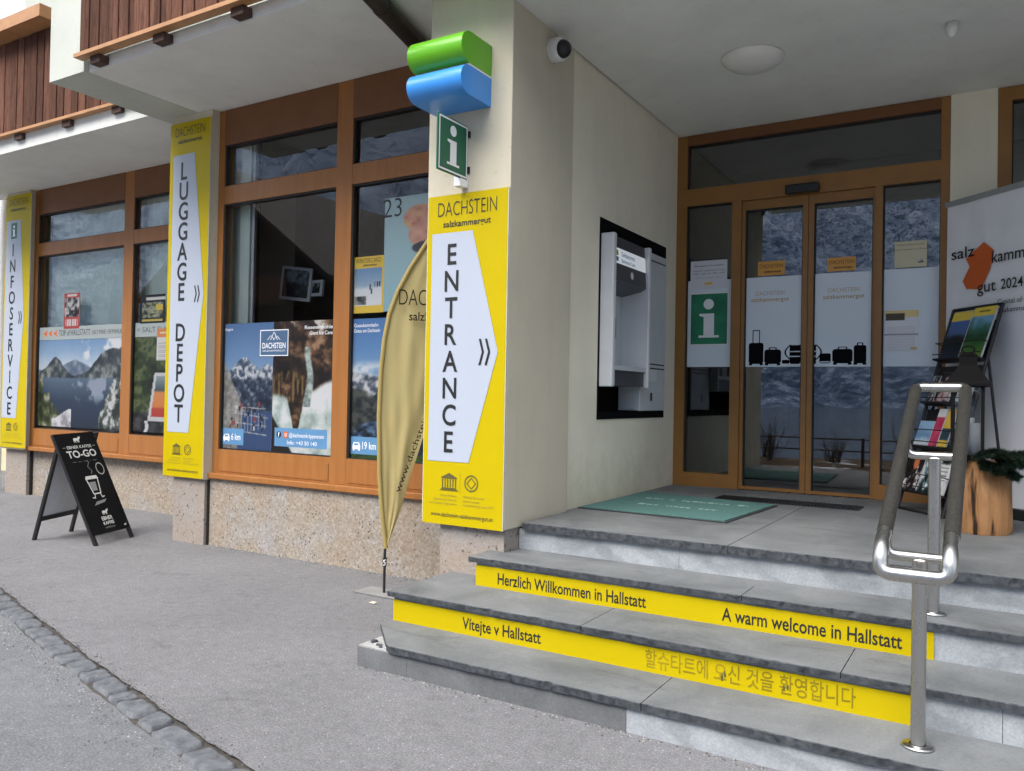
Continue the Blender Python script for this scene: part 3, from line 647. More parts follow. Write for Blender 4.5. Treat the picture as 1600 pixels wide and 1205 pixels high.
def board(name, y, x0, x1, z0, z1, panel, word, lu, lv0, lv1, cap, chev, label, ipx=None):
    o = thing(name, ((x0+x1)/2, y, z0), label, 'sign'); fr = FACE(y)
    b = MB(); b.obox(fr, x0, x1, z0, z1, -.012, 0, 'sign_yellow'); b.obox(fr, x1+.0005, x1+.006, z0, z1, -.012, -.001, 'sign_edge'); b.build('panel', o)
    P = [at(u, v, y=y) for u, v in panel]; P = [(q.x, q.z) for q in P]
    # keep the left edge upright
    xl = min(P[0][0], P[-1][0]); zt_ = min(P[0][1], P[1][1]); P[0] = (xl, zt_); P[-1] = (xl, P[-1][1]); P[1] = (P[1][0], zt_); P[3] = (P[1][0], P[-1][1])
    b = MB(); b.poly(fr, P, .0025, 'sign_white'); b.build('arrow_field', o)
    b = MB(); W_ = x1-x0; xm = (x0+x1)/2
    za, zb_ = at(*lv0, y=y).z, at(*lv1, y=y).z; xa = at(*lv0, y=y).x; n = len(word)
    for i, ch in enumerate(word):
        if ch != ' ': b.text(fr, ch, xa, za+(zb_-za)*i/(n-1)-cap/2, cap, .005, 'ink', 'c', .014, sx=.86)
    b.build('word_lettering', o); b = MB(); c = at(*chev, y=y); chevrons(b, fr, c.x, c.z, W_*.27, .005, 'ink'); b.build('chevrons', o); b = MB()
    zt = z1-W_*.225
    b.text(fr, 'DACHSTEIN', xm, zt, W_*.155, .002, 'ink', 'c', -.012, width=W_*.74)
    b.text(fr, 'salzkammergut', xm+W_*.0, zt-W_*.115, W_*.066, .002, 'ink', 'c', .014, width=W_*.60)
    b.build('brand_lettering', o); b = MB(); zz = z0+W_*.36; s = W_*.2
    temple(b, fr, x0+W_*.34, zz, s, .002, 'ink_soft'); heritage(b, fr, x0+W_*.62, zz+s*.45, s, .002, 'ink_soft')
    b.rect(fr, x0+W_*.478, x0+W_*.482, zz-.02*W_, zz+s, .002, 'grey_ink')
    for k, t_ in enumerate(('United Nations', 'Educational, Scientific', 'and Cultural Organization')): b.text(fr, t_, x0+W_*.44, zz-W_*(.065+.042*k), W_*.024, .002, 'grey_ink', 'r')
    for k, t_ in enumerate(('Hallstatt-Dachstein', 'Salzkammergut', 'World Heritage since 1997')): b.text(fr, t_, x0+W_*.52, zz-W_*(.065+.042*k), W_*.024, .002, 'grey_ink', 'l')
    b.build('heritage_emblems', o); b = MB()
    b.text(fr, 'www.dachstein-salzkammergut.at', xm, z0+W_*.085, W_*.042, .002, 'ink_soft', 'c', .01, width=W_*.78)
    b.build('address_lettering', o)
    if ipx:
        c = at(*ipx, y=y); b = MB(); k = W_*.115; b.rect(fr, c.x-k, c.x+k, c.z-k*1.5, c.z+k*1.5, .004, 'green_sign'); serif_i(b, fr, c.x, c.z-k*1.05, k*2.1, 'white_print', .006); b.build('info_symbol', o)
    return o
board('direction_sign', -.016, -.6165, -.006, .620, 2.738, [(676, 364), (739, 360), (778, 550), (734, 724), (669, 719)], 'ENTRANCE', 0, (707, 397), (699, 690), .132, (758, 550), 'tall yellow sign with a white arrow reading ENTRANCE on the corner pillar')
board('direction_sign', .730, -4.335, -3.752, .622, 4.018, [(272.4, 243.7), (304.7, 238), (318.2, 458.8), (294.8, 676.4), (261.4, 674.4)], 'LUGGAGE DEPOT', 0, (288.5, 267), (278, 645.6), .168, (308.5, 459), 'tall yellow sign with a white arrow reading LUGGAGE DEPOT between the two shop windows')
board('direction_sign', 1.620, -9.098, -8.475, .630, 4.045, [(14.6, 345.7), (32.9, 342.8), (37.2, 495.4), (23.7, 652.4), (3, 652.4)], 'INFOSERVICE', 0, (21, 391), (13.5, 638), .165, (32, 496), 'tall yellow sign with a green i and white arrow reading INFOSERVICE on the narrow pillar', (22.6, 361))

# ================================================================== logo box, blade sign, camera, lamp, sensor, drain
LB = thing('logo_box', (-.35, -.15, 3.26), 'curved green over blue logo box mounted high on the corner pillar', 'sign')
FX = Fr((0, 0, 0), (0, 1, 0), (0, 0, 1))   # plane seen from +X : x = world y, y = world z
def nose(z0, z1, mat, name):
    rr = (z1-z0)/2; L = -.335
    pts = [(-.002, z0), (-.002, z1)] + arc((L+rr*1.0, (z0+z1)/2), rr, 90, 270, 18)
    b = MB(); b.prism(FX, pts, -.565, -.155, mat, True); o = b.build(name, LB)
    md = o.modifiers.new('edge', 'EDGE_SPLIT'); md.split_angle = R(35); return o
nose(3.452, 3.645, 'logo_green', 'upper_shell'); nose(3.262, 3.440, 'logo_blue', 'lower_shell')
b = MB(); b.obox(FX, -.25, -.002, 3.4405, 3.4515, -.56, -.156, 'white_print'); b.build('white_gap', LB)

BS = thing('information_sign', (-.4, -.06, 2.84), 'green and white i blade sign standing out from the corner pillar', 'sign')
bx = at(731, 241, y=-.012).x; ya = at(684, 218, x=bx).y; yb_ = -.012; zb_ = (at(732, 198, x=bx).z+at(685, 174, x=bx).z)/2; za = (at(730, 284, x=bx).z+at(683, 262, x=bx).z)/2
fr = Fr((bx, 0, 0), (0, 1, 0), (0, 0, 1)); b = MB(); b.obox(fr, ya, yb_, za, zb_, -.012, 0, 'green_sign'); bevel(b.build('panel', BS), .004)
b = MB(); k = .016
def frame_rect(b, fr, x0, x1, y0, y1, t, d, mat):
    b.rect(fr, x0, x1, y0, y0+t, d, mat); b.rect(fr, x0, x1, y1-t, y1, d, mat); b.rect(fr, x0, x0+t, y0+t, y1-t, d, mat); b.rect(fr, x1-t, x1, y0+t, y1-t, d, mat)
frame_rect(b, fr, ya+k*.6, yb_-k*.6, za+k*.6, zb_-k*.6, .011, .002, 'white_print'); serif_i(b, fr, (ya+yb_)/2, za+.055, (zb_-za)*.72, 'white_print', .002); b.build('lettering', BS)
b = MB(); b.box((bx-.05, -.09, za-.045), (bx+.0, -.004, za+.02), 'white_print'); b.box((bx-.01, -.012, za+.05), (bx+.012, -.0005, za+.09), 'black_metal'); b.box((bx-.01, -.012, zb_-.07), (bx+.012, -.0005, zb_-.03), 'black_metal'); b.build('bracket', BS)

SC = thing('security_camera', (0.05, .66, 3.84), 'white dome security camera high on the side of the corner pillar', 'camera')
c = at(873, 77, x=.05); ax = Vector((1, -.30, -.20)).normalized()
b = MB(); b.lathe((.001, c.y, c.z), ax, [(0, 0), (.076, 0), (.080, .01), (.080, .046), (.074, .050), (.079, .054), (.079, .084), (.066, .104), (.05, .105)], 'camera_white', 30); o = b.build('housing', SC); o.modifiers.new('e', 'EDGE_SPLIT').split_angle = R(38)
b = MB(); b.lathe(Vector((.001, c.y, c.z))+ax*.103, ax, [(.060, 0), (.057, .018), (.044, .038), (.023, .049), (0, .052)], 'black_plastic', 26); b.build('lens_dome', SC)

c = at(1176, 96, z=ZC-.03)
b = MB(); b.lathe((c.x, c.y, ZC), (0, 0, -1), [(0, .001), (.215, .001), (.217, .014), (.213, .018), (.205, .034), (.165, .064), (.10, .083), (.04, .091), (0, .092)], 'lamp_glass', 40)
tagp(b.build('ceiling_lamp'), 'round white dome lamp on the ceiling of the entrance recess', 'lamp')
c = at(1487, 45, z=ZC-.04)
b = MB(); b.lathe((c.x, c.y, ZC), (0, 0, -1), [(0, .001), (.036, .001), (.036, .055), (.028, .082), (.014, .094), (0, .097)], 'camera_white', 20)
tagp(b.build('motion_sensor'), 'small white rounded motion sensor hanging from the recess ceiling', 'sensor')

p0, p1 = at(587, 0, z=4.015), at(664, 83, z=4.015); dirp = (p1-p0).normalized(); p1 = p0+dirp*((.80-p0.y)/dirp.y); p00 = p0-dirp*((p0.y+.36)/dirp.y)*-1 if False else p0-dirp*.75
b = MB(); b.tube([p00, p0, p1], .063, 'drain_brown', 20); q = p0+dirp*.10
b.tube([q-dirp*.02, q+dirp*.035], .068, 'drain_brown', 20); b.tube([q-dirp*.6, q-dirp*.55], .068, 'drain_brown', 20)
tagp(b.build('drain_pipe'), 'dark brown drain pipe running under the soffit behind the logo box', 'pipe')

# ================================================================== cash machine
AT = thing('cash_machine', (0, 2.03, 1.29), 'grey and white cash machine with lit header set into the recess side wall', 'cash machine')
AX = lambda x: Fr((x, 0, 0), (0, 1, 0), (0, 0, 1))
b = MB(); fr = AX(0)
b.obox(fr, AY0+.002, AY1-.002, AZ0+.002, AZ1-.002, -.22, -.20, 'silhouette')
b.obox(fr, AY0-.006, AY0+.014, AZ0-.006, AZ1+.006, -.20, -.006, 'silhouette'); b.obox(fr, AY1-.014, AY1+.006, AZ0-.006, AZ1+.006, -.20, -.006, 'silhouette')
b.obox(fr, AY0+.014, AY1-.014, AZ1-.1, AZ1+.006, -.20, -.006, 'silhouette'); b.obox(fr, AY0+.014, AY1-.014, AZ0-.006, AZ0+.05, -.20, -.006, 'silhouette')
b.build('surround', AT)
for (ya, yb_, nm) in ((AY0+.012, AY0+.070, 'side_panel'), (2.068, 2.118, 'side_panel')):
    b = MB(); b.obox(fr, ya, yb_, 1.535, 2.705, -.16, .10, 'atm_white'); bevel(b.build(nm, AT), .012, 3)
b = MB(); b.obox(fr, 1.408, 2.066, 1.56, 2.70, -.17, -.15, 'atm_grey'); b.build('back_panel', AT)
# header: a slanted dark box with the lit panel
hp = [(-.14, 2.70), (.055, 2.70), (.075, 2.36), (.03, 2.335), (-.14, 2.30)]
FH = Fr((0, 1.408, 0), (1, 0, 0), (0, 0, 1))
b = MB(); b.prism(FH, hp, -.658, 0, 'atm_dark'); hd = b.build('header', AT)
s0, s1 = Vector((.056, 0, 2.69)), Vector((.0748, 0, 2.365)); up_ = (s0-s1).normalized(); FS = Fr((.0755, 0, 2.365), (0, 1, 0), up_)
b = MB(); b.rect(FS, 1.415, 2.06, .125, .245, .003, 'lit_screen'); b.text(FS, 'Geldautomat', 1.56, .188, .036, .005, 'label_blue', 'l', .01); b.text(FS, 'Bankomat Cash', 1.56, .140, .030, .005, 'label_blue', 'l', .01); b.rect(FS, 1.46, 1.50, .185, .225, .005, 'sign_yellow'); b.rect(FS, 1.46, 1.50, .14, .175, .005, 'label_blue'); b.build('screen', hd)
b = MB(); disc(b, FS, 1.76, .06, .03, .004, 'white_print', 20); b.build('emblem', hd)
b = MB(); b.obox(fr, 1.408, 2.066, 1.665, 1.70, -.149, .085, 'atm_grey'); b.build('keypad_shelf', AT)
b = MB(); b.obox(fr, 1.408, 2.066, 1.545, 1.663, -.149, .065, 'atm_dark'); b.build('dispenser', AT)
b = MB(); b.obox(fr, 1.45, 1.62, 1.702, 1.80, -.10, .0, 'atm_grey'); b.build('keypad', AT)
b = MB(); FM = AX(-.148); b.rect(FM, 1.46, 1.75, 2.0, 2.24, 0, 'gasket'); b.build('monitor', AT)
b = MB(); FM = AX(-.148); b.rect(FM, 1.82, 1.90, 1.86, 1.93, 0, 'paper_cream'); b.rect(FM, 1.80, 1.97, 1.95, 2.12, .0, 'atm_dark'); b.build('card_slot', AT)
b = MB(); b.obox(fr, 2.125, 2.705, 1.345, 2.712, -.19, .012, 'atm_grey'); sd_ = b.build('service_door', AT); bevel(sd_, .008)
b = MB(); F2 = AX(.0135)
for z in (1.748, 1.712, 2.645): b.rect(F2, 2.17, 2.68, z-.006, z+.006, 0, 'gasket')
b.rect(F2, 2.195, 2.235, 2.12, 2.16, 0, 'gasket'); b.rect(F2, 2.35, 2.40, 1.43, 1.50, 0, 'gasket'); b.rect(F2, 2.30, 2.50, 1.60, 1.70, 0, 'atm_white'); b.build('lock', sd_)

# ================================================================== mats
FT = lambda z: Fr((0, 0, z), (1, 0, 0), (0, 1, 0))
o = thing('door_mat', (.57, 1.6, LZ+.012), 'large teal green entrance mat with faint pale lettering on the landing', 'mat')
MQ = [(.012, .985), (1.095, .955), (1.17, 2.05), (.025, 2.20)]
b = MB(); b.prism(FT(LZ+.0105), MQ, 0, .006, 'mat_edge'); b.build('border', o)
cx, cy = .575, 1.55; b = MB(); b.prism(FT(LZ+.0105), [(cx+(x-cx)*.965, cy+(y-cy)*.965) for x, y in MQ], .0062, .012, 'teal_mat'); b.build('pile', o)
b = MB(); rn = random.Random(5)
for yy, xa, xb in ((1.78, .22, 1.02), (1.42, .30, .90)):
    x = xa
    while x < xb:
        L = rn.choice([.03, .045, .06]); b.rect(FT(LZ+.0235), x, min(x+L-.012, xb), yy-.018-(rn.random() < .3)*.012, yy+.018+(rn.random() < .3)*.02, 0, 'mat_text'); x += L
        if rn.random() < .12: x += .05
b.build('pale_lettering', o)
b = MB(); x0, x1, y0, y1 = .64, 1.72, 2.18, 2.45
b.box((x0, y0, LZ+.0095), (x1, y1, LZ+.013), 'black_metal')
k = x0
while k < x1-.01: b.box((k, y0+.01, LZ+.0131), (k+.012, y1-.01, LZ+.019), 'black_metal'); k += .024
for i in range(44): b.box((x0+.0245*i, y1-.006, LZ+.019), (x0+.0245*i+.012, y1, LZ+.0205), 'steel')
tagp(b.build('floor_grille'), 'dark ribbed scraper grille in the floor before the glass doors', 'grille')

# ================================================================== handrail
HR = thing('handrail', (2.34, -.79, .147), 'stainless steel double handrail rising over the entrance steps', 'handrail')
XL, XRr = 2.224, 2.452
zr = lambda y: .965+.452*(y+.794)
def smooth_path(pts, r=.05, n=7):
    P = [Vector(p) for p in pts]; out = [P[0]]
    for i in range(1, len(P)-1):
        a, c, d = P[i-1], P[i], P[i+1]; r_ = min(r, (a-c).length*.49, (d-c).length*.49)
        s, e = c+(a-c).normalized()*r_, c+(d-c).normalized()*r_
        for k in range(n+1):
            t = k/n; out.append(s*(1-t)**2+c*2*t*(1-t)+e*t*t)
    return out+[P[-1]]
yF, yT = -.93, .44
b = MB(); zf = zr(yF)
b.tube(smooth_path([(XL, -.80, zr(-.80)), (XL, yF+.0, zf), (XL, yF-.02, .822), (XRr, yF-.02, .822), (XRr, yF, zf), (XRr, -.80, zr(-.80))], .075, 9), .027, 'steel', 16)
b.build('end_bow', HR); b = MB()
b.tube(smooth_path([(XL, yT-.03, zr(yT-.03)), (XL, yT+.03, zr(yT+.03)), (XRr, yT+.03, zr(yT+.03)), (XRr, yT-.03, zr(yT-.03))], .05, 6), .024, 'steel', 16)
b.build('end_bow', HR)
for x in (XL, XRr):
    b = MB(); b.tube([(x, -.815, zr(-.815)), (x, yT, zr(yT))], .0285, 'grip', 18); b.build('grip_rail', HR)
for (y, z0) in ((-.794, .147), (-.032, .4847)):
    zt = zr(y)-.10
    b = MB(); b.tube([(2.345, y, z0+.004), (2.345, y, zt-.012)], .0265, 'steel', 18)
    b.lathe((2.345, y, z0+.001), (0, 0, 1), [(0, .0), (.058, .0), (.058, .006), (.05, .011), (.03, .012)], 'steel', 26); b.build('post', HR)
    b = MB(); b.tube(smooth_path([(XL, y, zr(y)-.02), (XL+.006, y, zt), (XRr-.006, y, zt), (XRr, y, zr(y)-.02)], .07, 8), .0195, 'steel', 14); b.build('cradle', HR)

# ================================================================== feather flag
FLG = thing('feather_flag', (-1.207, .322, 0), 'pale yellow feather flag on a black pole in front of the shop window', 'flag')
FB, FD = Vector((-1.207, .322, 0)), Vector((.786, .618, 0)); FF = Fr(FB, FD, (0, 0, 1))
b = MB(); b.obox(Fr(FB+Vector((0, 0, .004)), (1, .02, 0), (-.02, 1, 0)), -.205, .235, -.10, .10, 0, .006, 'plate_stone'); b.build('base_plate', FLG)
b = MB(); b.tube([FF(0, .006), FF(0, .345)], .010, 'black_metal', 10); b.tube([FF(0, .20), FF(0, .26)], .016, 'black_metal', 10)
b.build('pole_foot', FLG)
b = MB(); b.tube([FF(.012*math.cos(t*1.3), .23+.012*math.sin(t*2.1)+.01*math.sin(t), .018*math.sin(t*1.3)) for t in np.linspace(0, 14, 60)], .0025, 'white_print', 6); b.build('tie_cord', FLG)
OUT = [(.0, .33), (-.035, .592), (-.058, .87), (-.070, 1.288), (-.063, 1.613), (-.043, 1.846), (-.01, 2.033), (.047, 2.198), (.136, 2.375), (.203, 2.485), (.262, 2.58), (.36, 2.69), (.46, 2.765), (.56, 2.80)]
EDGE = [(.012, .33), (.103, .593), (.167, .825), (.222, 1.012), (.278, 1.199), (.355, 1.46), (.42, 1.72), (.48, 2.02), (.53, 2.35), (.565, 2.70)]
def lerp_curve(C_, t):
    d = [0]
    for a, c in zip(C_, C_[1:]): d.append(d[-1]+math.hypot(c[0]-a[0], c[1]-a[1]))
    tt = t*d[-1]; return (float(np.interp(tt, d, [q[0] for q in C_])), float(np.interp(tt, d, [q[1] for q in C_])))
b = MB(); NU, NV = 26, 70; vs = []
for j in range(NV):
    L, E_ = lerp_curve(OUT, j/(NV-1)), lerp_curve(EDGE, j/(NV-1))
    for i in range(NU):
        t = i/(NU-1); x, z = L[0]+(E_[0]-L[0])*t, L[1]+(E_[1]-L[1])*t
        d = .020*math.sin(t*9+z*2.2)*t+.007*math.sin(t*26+z*9)*t*(1-t)*3 + .010*math.sin(t*17-z*3)*t*(1-.4*t)+.006*math.sin((x*1.4+z*.35)*40)*min(1, t*2)*max(0, 1-abs(z-.9)/1.1)
        vs.append(FF(x, z, d))
b.add(vs, [(j*NU+i, j*NU+i+1, (j+1)*NU+i+1, (j+1)*NU+i) for j in range(NV-1) for i in range(NU-1)], 'flag_cloth', True); b.build('cloth', FLG)
b = MB(); b.tube([FF(x+.008, z, 0) for x, z in OUT], [.017]*len(OUT), 'flag_hem', 10); b.build('hem_sleeve', FLG)
b = MB(); b.text(FF, 'DACH', .066, 2.095, .118, .040, 'flag_ink', 'l', -.008, width=.27); b.text(FF, 'salzkam', .140, 1.985, .062, .040, 'flag_ink', 'l', .014, width=.24)
b.text(FF, 'www.dachstein-salzkammergut.at', .098, .735, .040, .036, 'flag_ink', 'l', .006, width=1.30, rot=math.atan2(1.199-.723, .278-.10)+.02); b.build('lettering', FLG)

# ================================================================== sandwich board
fl, frt, rl, rr_ = [Vector((*q, 0)) for q in ((-4.48, .161), (-4.636, .629), (-5.189, -.008), (-5.433, .485))]
R0, R1 = Vector((-4.965, .045, 1.0)), Vector((-5.114, .543, 1.02))
SB = thing('sandwich_board', (-4.95, .3, 0), 'black folding chalk style sandwich board advertising coffee to go on the pavement', 'sandwich board')
def leaf(a, c, top0, top1, front):
    """one leaf of the A frame, from its two feet to the ridge"""
    right = ((c-a)+(top1-top0)).normalized(); up_ = ((top0-a)+(top1-c)).normalized(); up_ = (up_-right*up_.dot(right)).normalized()
    fr = Fr(a, right, up_); W_ = ((c-a).length+(top1-top0).length)/2; H_ = ((top0-a).length+(top1-c).length)/2; return fr, W_, H_
fr, W_, H_ = leaf(fl, frt, R0, R1, True)
t = .034
b = MB(); b.obox(fr, 0, t, .0, H_, -.026, 0, 'black_metal'); b.obox(fr, W_-t, W_, .0, H_, -.026, 0, 'black_metal'); b.obox(fr, t, W_-t, H_-t, H_, -.026, 0, 'black_metal'); b.obox(fr, t, W_-t, .10, .10+t, -.026, -.001, 'black_metal'); b.build('front_frame', SB)
b = MB(); b.obox(fr, .006, W_-.006, .105, H_-.004, .0005, .006, 'board_black'); fp = b.build('front_panel', SB)
b = MB(); d = .0075; X = lambda u: u*W_; Y = lambda q: .105+(H_-.11)*q
def bull(b, fr, x, y, s, d, mat):
    b.poly(fr, [(x-.5*s, y-.02*s), (x-.42*s, y+.26*s), (x-.1*s, y+.30*s), (x+.2*s, y+.24*s), (x+.36*s, y+.48*s), (x+.46*s, y+.40*s), (x+.66*s, y+.44*s), (x+.52*s, y+.20*s), (x+.34*s, y+.06*s), (x+.2*s, y-.06*s), (x-.1*s, y-.02*s)], d, mat)
    for dx in (-.46, -.26, .04, .2): b.poly(fr, [(x+dx*s, y+.02*s), (x+dx*s+.13*s, y+.02*s), (x+dx*s+.10*s, y-.26*s), (x+dx*s+.03*s, y-.26*s)], d, mat)
bull(b, fr, X(.50), Y(.925), .085, d, 'chalk'); b.text(fr, '··· EBNER KAFFEE ···', X(.5), Y(.845), .030, d, 'chalk', 'c', .012, width=W_*.80)
b.text(fr, 'TO-GO', X(.5), Y(.755), .070, d, 'chalk', 'c', .022, width=W_*.72); b.text(fr, '~ – ~ · ~', X(.5), Y(.70), .03, d, 'chalk_dim', 'c', 0, width=W_*.6)
cxx, cyy = X(.50), Y(.40)
for (p, q) in (((-.07, .13), (-.045, -.02)), ((.07, .13), (.045, -.02)), ((-.045, -.02), (.045, -.02))):
    a_, c_ = Vector((cxx+p[0], cyy+p[1])), Vector((cxx+q[0], cyy+q[1])); n_ = Vector((-(c_-a_).y, (c_-a_).x)).normalized()*.006
    b.poly(fr, [tuple(a_-n_), tuple(a_+n_), tuple(c_+n_), tuple(c_-n_)], d, 'chalk')
b.poly(fr, [(cxx-.082, cyy+.128), (cxx+.082, cyy+.128), (cxx+.068, cyy+.162), (cxx-.068, cyy+.162)], d, 'chalk')
b.poly(fr, [(cxx-.055, cyy+.10), (cxx+.03, cyy+.10), (cxx+.02, cyy+.01), (cxx-.04, cyy+.01)], d, 'chalk_dim')
for sx_ in (-1, 1):
    b.poly(fr, [(cxx+sx_*.03, cyy-.022), (cxx+sx_*.038, cyy-.022), (cxx+sx_*.05, cyy-.06), (cxx+sx_*.042, cyy-.06)], d, 'chalk'); b.poly(fr, [(cxx+sx_*.04, cyy-.068), (cxx+sx_*.078, cyy-.06), (cxx+sx_*.074, cyy-.05), (cxx+sx_*.04, cyy-.058)], d, 'chalk')
for k in range(9):
    zz = cyy+.18+k*.016; xx = cxx+.02+.014*math.sin(k*1.1); b.rect(fr, xx, xx+.008, zz, zz+.014, d, 'chalk_dim')
for k in range(26):
    a_ = 2*math.pi*k/26; x_, y_ = X(.80)+.047*math.cos(a_), Y(.62)+.058*math.sin(a_); b.rect(fr, x_-.004, x_+.004, y_-.005, y_+.005, d, 'chalk')
b.poly(fr, [(cxx-.09, cyy-.135), (cxx+.05, cyy-.115), (cxx+.085, cyy-.085), (cxx-.05, cyy-.10)], d, 'chalk_dim')
bull(b, fr, X(.50), Y(.185), .075, d, 'chalk'); b.text(fr, 'EBNER', X(.5), Y(.115), .036, d, 'chalk', 'c', .025, width=W_*.27); b.text(fr, 'KAFFEE', X(.5), Y(.07), .030, d, 'chalk', 'c', .02, width=W_*.27); b.text(fr, 'KAFFEEHAUS', X(.5), Y(.035), .014, d, 'chalk_dim', 'c', .01, width=W_*.25); bull(b, fr, X(.88), Y(.03), .03, d, 'chalk')
b.build('chalk_print', fp)
fr, W_, H_ = leaf(rr_, rl, R1, R0, False)
b = MB(); b.obox(fr, 0, t, .0, H_, -.026, 0, 'black_metal'); b.obox(fr, W_-t, W_, .0, H_, -.026, 0, 'black_metal'); b.obox(fr, t, W_-t, H_-t, H_-.002, -.026, 0, 'black_metal'); b.obox(fr, t, W_-t, .20, .20+t*1.3, -.026, 0, 'black_metal'); b.build('rear_frame', SB)
b = MB(); b.obox(fr, t, W_-t, .20+t*1.3, H_-t, -.016, -.010, 'board_back'); b.build('rear_panel', SB)

# ================================================================== banner wall, rack, stump, lantern
BA, BD = Vector((2.235, 2.88, 0)), Vector((.732, -.681, 0)); BW = 1.95
FBn = Fr((BA.x, BA.y, 0), BD, (0, 0, 1))
BN = thing('display_banner', tuple(BA+BD*BW/2+Vector((0, 0, LZ))), 'white display wall printed with an orange shape beside the entrance', 'banner')
b = MB(); NX = 60; vs = []
for z in np.linspace(.72, 2.985, 30):
    for i in range(NX):
        x = BW*i/(NX-1); vs.append(FBn(x, float(z), .006*math.sin(x*9+.5)*math.sin(z*1.3)+.003*math.sin(x*23)))
b.add(vs, [(j*NX+i, j*NX+i+1, (j+1)*NX+i+1, (j+1)*NX+i) for j in range(29) for i in range(NX-1)], 'banner_cloth', True); b.build('cloth', BN)
b = MB(); b.obox(FBn, -.01, BW+.01, 2.98, 3.02, -.02, .015, 'grey_rail'); b.build('top_rail', BN)
b = MB(); b.obox(FBn, -.01, BW+.01, LZ+.009, .73, -.09, .05, 'black_metal'); bevel(b.build('base_rail', BN), .01)
b = MB(); b.obox(FBn, .9, .94,   .72, 2.98, -.05, -.03, 'grey_rail'); b.build('support_pole', BN)
def onb(u, v):
    d_ = ray(u, v); n_ = FBn.n; t_ = (BA-CAM).dot(n_)/d_.dot(n_); P = CAM+d_*t_; return ((P-BA).dot(BD), P.z)
poly = [onb(*q) for q in ((1539.5, 378), (1555, 391), (1549, 420), (1535, 452), (1512, 452), (1506, 440), (1517, 417), (1511, 405))]
b = MB(); b.poly(FBn, poly, .012, 'orange_print'); b.build('orange_shape', BN)
b = MB()
q = onb(1489, 407); cap = .085
b.text(FBn, 'salz', q[0], q[1], cap, .014, 'ink', 'l', .006, width=onb(1525, 403)[0]-q[0]); q = onb(1552, 411); b.text(FBn, 'kammer', q[0], q[1], cap, .014, 'ink', 'l', .006, sx=.95)
q = onb(1529, 458); b.text(FBn, 'gut', q[0], q[1], cap, .014, 'ink', 'l', .006, width=onb(1558, 450)[0]-q[0]); q = onb(1566, 452); b.text(FBn, '2024', q[0], q[1], cap*.85, .014, 'ink', 'l', .006, sx=.9)
q = onb(1561, 476); b.text(FBn, 'European Capital of Culture'[9:], q[0], q[1], .036, .014, 'ink', 'l'); q = onb(1561, 489); b.text(FBn, 'Salzkammergut', q[0], q[1], .036, .014, 'ink', 'l')
b.build('lettering', BN)

# brochure rack leaning against the banner
RB = Vector((1.941, 2.529, LZ+.0)); RE = Vector((.643, -.766, 0))
RN = Vector((.766, .643, 0)); TH = .29; RU = (RN*math.sin(TH)+Vector((0, 0, 1))*math.cos(TH)).normalized()
FRk = Fr(RB, RE, RU); RW, RH = .50, 1.59
RK = thing('brochure_rack', tuple(RB+RE*RW/2), 'black leaning brochure rack filled with leaflets beside the glass doors', 'rack')
b = MB()
for x in (0, RW): b.tube([FRk(x, .0), FRk(x, RH)], .013, 'black_metal', 10)
b.tube([FRk(0, RH), FRk(RW, RH)], .013, 'black_metal', 10); b.tube([FRk(0, .02), FRk(RW, .02)], .011, 'black_metal', 10)
b.build('frame', RK)
b = MB()
for x in (.0, RW): b.tube([FRk(x, 1.2), RB+RE*x+RN*.50+Vector((0, 0, .012))], .010, 'black_metal', 8)
b.tube([RB+RE*0+RN*.50+Vector((0, 0, .012)), RB+RE*RW+RN*.50+Vector((0, 0, .012))], .010, 'black_metal', 8); b.build('rear_strut', RK)
PRK = 1.1
ROWS = [.16, .50, .84, 1.18]
for k, s in enumerate(ROWS):
    b = MB(); b.obox(FRk, .012, RW-.012, s-.012, s, -.02, .07, 'black_metal'); b.obox(FRk, .012, RW-.012, s-.012, s+.30, -.02, -.012, 'black_metal')
    b.tube([FRk(0, s+.12, .072), FRk(RW, s+.12, .072)], .004, 'black_metal', 8); b.tube([FRk(0, s+.03, .072), FRk(RW, s+.03, .072)], .004, 'black_metal', 8)
    for x in (.006, RW-.006): b.tube([FRk(x, s+.12, -.01), FRk(x, s+.12, .072)], .004, 'black_metal', 8)
    b.build('shelf', RK)
def brochure(x, wd, s, h, img, label, lean=.0, group=None):
    th = .014; b = MB(); F_ = Fr(FRk(x, s+.001, .032), RE, (RU+FRk.n*-.06).normalized())
    b.obox(F_, 0, wd, 0, h, -th, 0, 'paper'); b.grid(F_, .001, wd-.001, .001, h-.001, .0008, img)
    return b.build('brochure', None, label, 'brochure', group)
